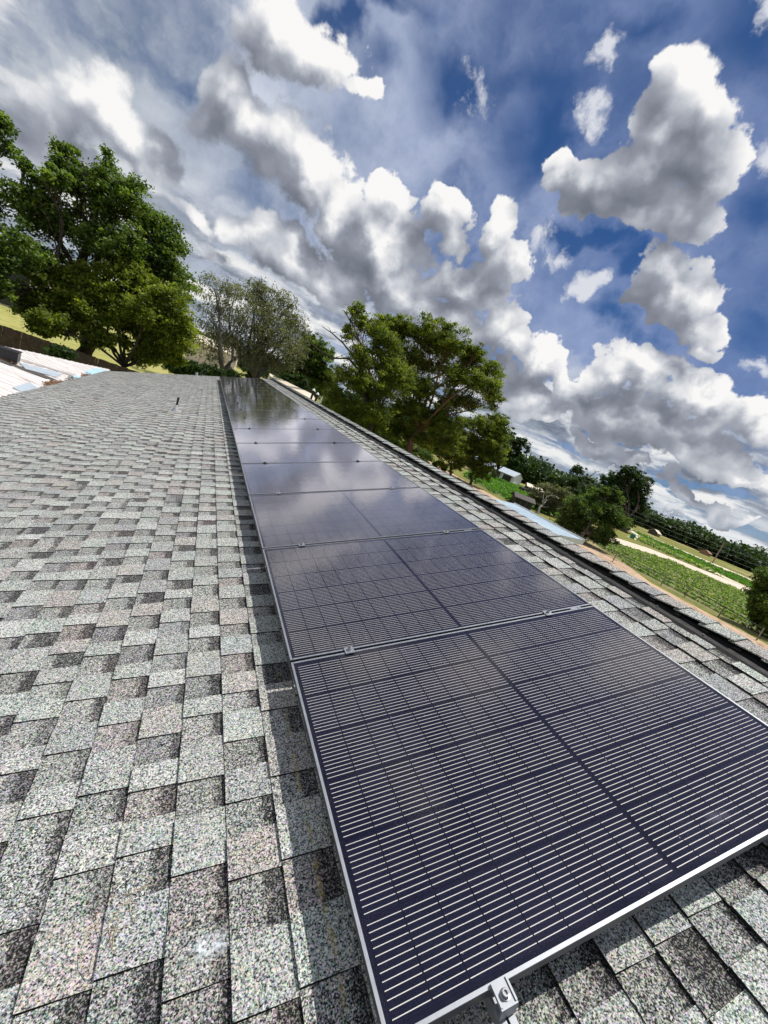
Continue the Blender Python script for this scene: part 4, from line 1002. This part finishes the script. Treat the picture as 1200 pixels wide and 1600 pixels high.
for i, (px_, py_, py0, tilt, lab, cm) in enumerate(((491, 608, 628, 0, 'dark stack with a white cap, left of the pair by the cream shed', M_BLACK), (497, 614, 636, 0, 'dark stack with a white cap, right of the pair by the cream shed', M_BLACK), (505, 617, 632, .25, 'thin pale pole leaning beside the cream shed', M_WHITE))):
    top = AT(px_, py_, 33); st = thing('flue_stack' if i < 2 else 'leaning_pole', lab, 'pipe' if i < 2 else 'pole', (top.x, top.y, 0)); r_ = .085 if i < 2 else .05
    m = MB(); m.tube([(tilt * -2.5, 0, 0), (0, 0, top.z - .12)], r_, 10); m.build('pipe', cm, st)
    if i < 2: m = MB(); m.lathe((0, 0, top.z - .14), [(r_ + .05, 0), (r_ + .055, .04), (.08, .11), (0, .2)], 12); m.build('cap', M_WHITE, st, True)
def gable(name, label, cat, c, L, Wd, h, rise, ang, mw, mr, openings=0, group=None):
    t_ = thing(name, label, cat, (c[0], c[1], 0), (0, 0, ang), group); m = MB(); m.box((0, 0, h / 2), (L / 2, Wd / 2, h / 2))
    for s_ in (-1, 1): m.face([(s_ * L / 2, -Wd / 2, h), (s_ * L / 2, Wd / 2, h), (s_ * L / 2, 0, h + rise)])
    m.build('wall', mw, t_); m = MB(); ov = .35; e = .25
    for s_ in (-1, 1):
        p = [(-L / 2 - e, s_ * (Wd / 2 + ov), h - rise * ov / (Wd / 2) + .06), (L / 2 + e, s_ * (Wd / 2 + ov), h - rise * ov / (Wd / 2) + .06), (L / 2 + e, 0, h + rise + .06), (-L / 2 - e, 0, h + rise + .06)]
        m.face(p); m.face([(x_, y_, z_ - .08) for x_, y_, z_ in p][::-1]); m.face([p[0], p[1], (p[1][0], p[1][1], p[1][2] - .08), (p[0][0], p[0][1], p[0][2] - .08)])
        m.face([p[1], p[2], (p[2][0], p[2][1], p[2][2] - .08), (p[1][0], p[1][1], p[1][2] - .08)]); m.face([p[0], p[3], (p[3][0], p[3][1], p[3][2] - .08), (p[0][0], p[0][1], p[0][2] - .08)])
    m.build('roof', mr, t_)
    for i in range(openings):
        m = MB(); x_ = -L / 2 + (i + .5) * L / openings; s_ = -1
        m.box((x_, s_ * (Wd / 2 + .01), h * .45), (L / openings * .36, .02, h * .42)); m.build('opening', M_WIN, t_)
    return t_
bg0 = G(790, 752); gable('barn', 'long white-roofed barn with dark openings beyond the green field', 'barn', (bg0.x - 5, bg0.y + 4), 19, 7, 2.2, 1.2, -1.05, M_WHITE, M_GREYB, 6)
bg1 = AT(858, 775, 112); gable('packing_shed', 'low white roof showing through the trees right of the barn', 'shed', bg1[:2], 12, 4, 1.5, .6, -.6, M_DWALL, M_BEIGE, 4)
bg2 = AT(812, 790, 62); gable('dark_shed', 'small dark shed beside the scrubby tree', 'shed', bg2[:2], 2.6, 2.0, 1.2, .4, -.45, M_DWALL, M_DWALL, 3)
bg3 = AT(1022, 834, 185); gable('farm_hut', 'small white hut under the distant wood', 'hut', bg3[:2], 4.5, 3, 1.3, .9, .3, M_DWALL, M_BEIGE, 2)
bg4 = AT(1100, 868, 205); gable('brick_shed', 'low red shed at the foot of the wood beside the pole', 'shed', bg4[:2], 5, 3, 1.2, .7, .3, M_RUST, M_RUST, 2)
bg5 = AT(2, 450, 75); gable('pale_house', 'pale stuccoed house glimpsed under the big oak at the left edge', 'house', (bg5.x - 5, bg5.y + 5), 15, 9, 5.2, 1.6, .1, M_PINK, M_BEIGE, 3)
bg6 = AT(330, 570, 110); gable('cream_house', 'cream house glimpsed behind the mossy oaks', 'house', bg6[:2], 10, 8, 4.6, 1.4, -.1, M_PINK, M_BEIGE, 0)
# pale blue roofed building just over the ridge
Pb = [G(735, 769, 2.6), G(780, 778, 2.6), G(861, 820, 2.6), G(853, 834, 2.6)]
xL, xR_, yN2, yF2 = 15.6, 19.6, 15.2, 21.4
bl = thing('blue_roofed_outbuilding', 'long outbuilding with a pale blue metal roof and white fascia beyond the ridge', 'outbuilding', (17.6, 18.9, 0))
bo = Vector((17.6, 18.9, 0)); m = MB()
for i in range(8):
    ya, yb = yN2 + (yF2 - yN2) * i / 8, yN2 + (yF2 - yN2) * (i + 1) / 8 - .015
    m = MB(); P = [Vector(v_) - bo for v_ in ((xL, ya, 2.35), (xR_, ya, 2.62), (xR_, yb, 2.62), (xL, yb, 2.35))]
    m.face(P); m.face([p - Vector((0, 0, .03)) for p in P][::-1]); m.build('roof_sheet', M_BLUEM, bl)
m = MB(); e_ = [Vector(v_) - bo for v_ in ((xL, yN2 - .02, 2.38), (xR_, yN2 - .02, 2.65), (xR_, yN2 - .02, 2.35), (xL, yN2 - .02, 2.08))]; m.face(e_[::-1])
e_ = [Vector(v_) - bo for v_ in ((xR_ + .01, yN2 - .02, 2.70), (xR_ + .01, yF2, 2.70), (xR_ + .01, yF2, 2.45), (xR_ + .01, yN2 - .02, 2.45))]; m.face(e_); m.face([v_ + Vector((.03, 0, 0)) for v_ in e_]); m.face([e_[0], e_[1], e_[1] + Vector((.03, 0, 0)), e_[0] + Vector((.03, 0, 0))]); m.build('fascia', M_WHITE, bl)
m = MB(); m.box((0, 0, 1.02), (1.8, 3.5, 1.02)); m.build('wall', M_WALL, bl)

# ---------------------------------------------------------------- fence, poles and small things in the field
M_WOOD = rough_mat('grey_post_wood', (0.14, 0.11, 0.09), (0.28, 0.24, 0.20), 8, .9)
M_WIRE = rough_mat('dark_wire', (0.02, 0.02, 0.02), (0.05, 0.05, 0.05), 8, .6)
line = [G(861, 824), G(905, 851), G(965, 880), G(1040, 917), G(1077, 935), G(1130, 966), G(1190, 1002)]
line = [Vector((p.x - .8, p.y, 0)) for p in line]
wf = thing('wire_fence', 'low post-and-wire fence running along the edge of the crop field', 'fence', line[0]); lo0 = line[0].copy(); pts = []
for a_, b_ in zip(line, line[1:]):
    n = max(1, int((b_ - a_).length / 2.4))
    for i in range(n): pts.append(a_.lerp(b_, i / n))
pts.append(line[-1])
for p in pts: m = MB(); m.tube([p - lo0 - Vector((0, 0, .1)), p - lo0 + Vector((0, 0, 1.0))], .045, 6); m.build('post', M_WOOD, wf)
for z_ in (.3, .6, .92):
    m = MB(); m.tube([p - lo0 + Vector((0, 0, z_)) for p in pts], .016 if z_ < .9 else .03, 5, caps=False); m.build('wire', M_WIRE, wf)
def pole(px, py_top, dist, label, arms=True, hz=None):
    top = AT(px, py_top, dist); b = thing('utility_pole', label, 'utility pole', (top.x, top.y, 0), (0, 0, .9)); m = MB(); m.tube([(0, 0, -.3), (0, 0, top.z)], [.19, .12], 10); m.build('shaft', M_WHITE if arms == 2 else M_WOOD, b)
    if arms:
        m = MB(); m.box((0, 0, top.z - .45), (.9, .05, .06)); m.build('crossarm', M_WOOD, b)
        for x_ in (-.8, 0, .8): m = MB(); m.lathe((x_, 0, top.z - .39), [(.04, 0), (.06, .06), (.03, .14), (0, .15)], 8); m.build('insulator', M_BLACK, b)
    return top
t1 = pole(1132, 848, 150, 'grey utility pole standing in front of the distant wood')
t2 = pole(1290, 915, 95, 'utility pole just outside the right edge, carrying the wires'); t3 = pole(905, 752, 96, 'utility pole hidden among the trees, carrying the wires')
def cable(a, b, lab, sag=.02, r_=.03):
    L = (b - a).length; q = [a.lerp(b, i / 16) - Vector((0, 0, 4 * sag * L * (i / 16) * (1 - i / 16))) for i in range(17)]
    m = MB(); m.tube(q, r_, 4, caps=False); tag(m.build('power_line', M_WIRE), lab, 'cable', 'overhead wires across the field')
a1, a2 = AT(915, 768, 58), AT(1260, 905, 60)
cable(a1, a2, 'upper overhead wire crossing in front of the lone oak', .003, .012); cable(a1 - Vector((0, 0, .45)), a2 - Vector((0, 0, .5)), 'middle overhead wire crossing in front of the lone oak', .004, .012)
cable(a1 - Vector((0, 0, .9)), a2 - Vector((0, 0, 1.0)), 'lowest overhead wire crossing in front of the lone oak', .005, .012)
M_GREEN = rough_mat('green_barrel_paint', (0.02, 0.16, 0.10), (0.04, 0.22, 0.14), 3, .5)
def tank(px, py, d, h, r_, m_, lab, nm='water_tank'):
    p = G(px, py); s = thing(nm, lab, 'tank' if nm == 'water_tank' else 'barrel', (p.x, p.y, 0)); m = MB()
    m.lathe((0, 0, 0), [(r_, 0), (r_ * 1.02, h * .3), (r_, h * .33), (r_ * 1.02, h * .6), (r_, h * .63), (r_ * 1.0, h * .9), (r_ * .6, h), (r_ * .2, h * 1.02)], 16); m.build('body', m_, s, True)
    m = MB(); m.lathe((0, 0, h * 1.02), [(r_ * .25, 0), (r_ * .25, h * .08), (0, h * .09)], 12); m.build('lid', m_, s, True)
tank(973, 829, 0, 1.7, .85, M_WHITE, 'round white water tank under the lone oak'); tank(987, 841, 0, 1.0, .45, M_GREEN, 'green barrel on the sand track below the lone oak', 'green_barrel')
# a parked pickup by the packing shed
pp = AT(826, 772, 100); pk = thing('parked_pickup', 'dark parked pickup by the sheds beyond the field', 'pickup', (pp.x, pp.y, 0), (0, 0, -.7))
m = MB(); m.box((0, 0, .75), (2.5, .92, .30)); m.box((.25, 0, 1.30), (.85, .82, .26)); m.build('body', M_DWALL, pk)
m = MB(); m.box((.25, 0, 1.33), (.87, .78, .17)); m.box((.25, 0, 1.33), (.70, .835, .17)); m.build('window', M_WIN, pk)
for sx in (-1, 1):
    for sy in (-1, 1): m = MB(); m.tube([(sx * 1.6, sy * .78, .4), (sx * 1.6, sy * .98, .4)], .4, 14); m.build('wheel', M_RUB, pk)
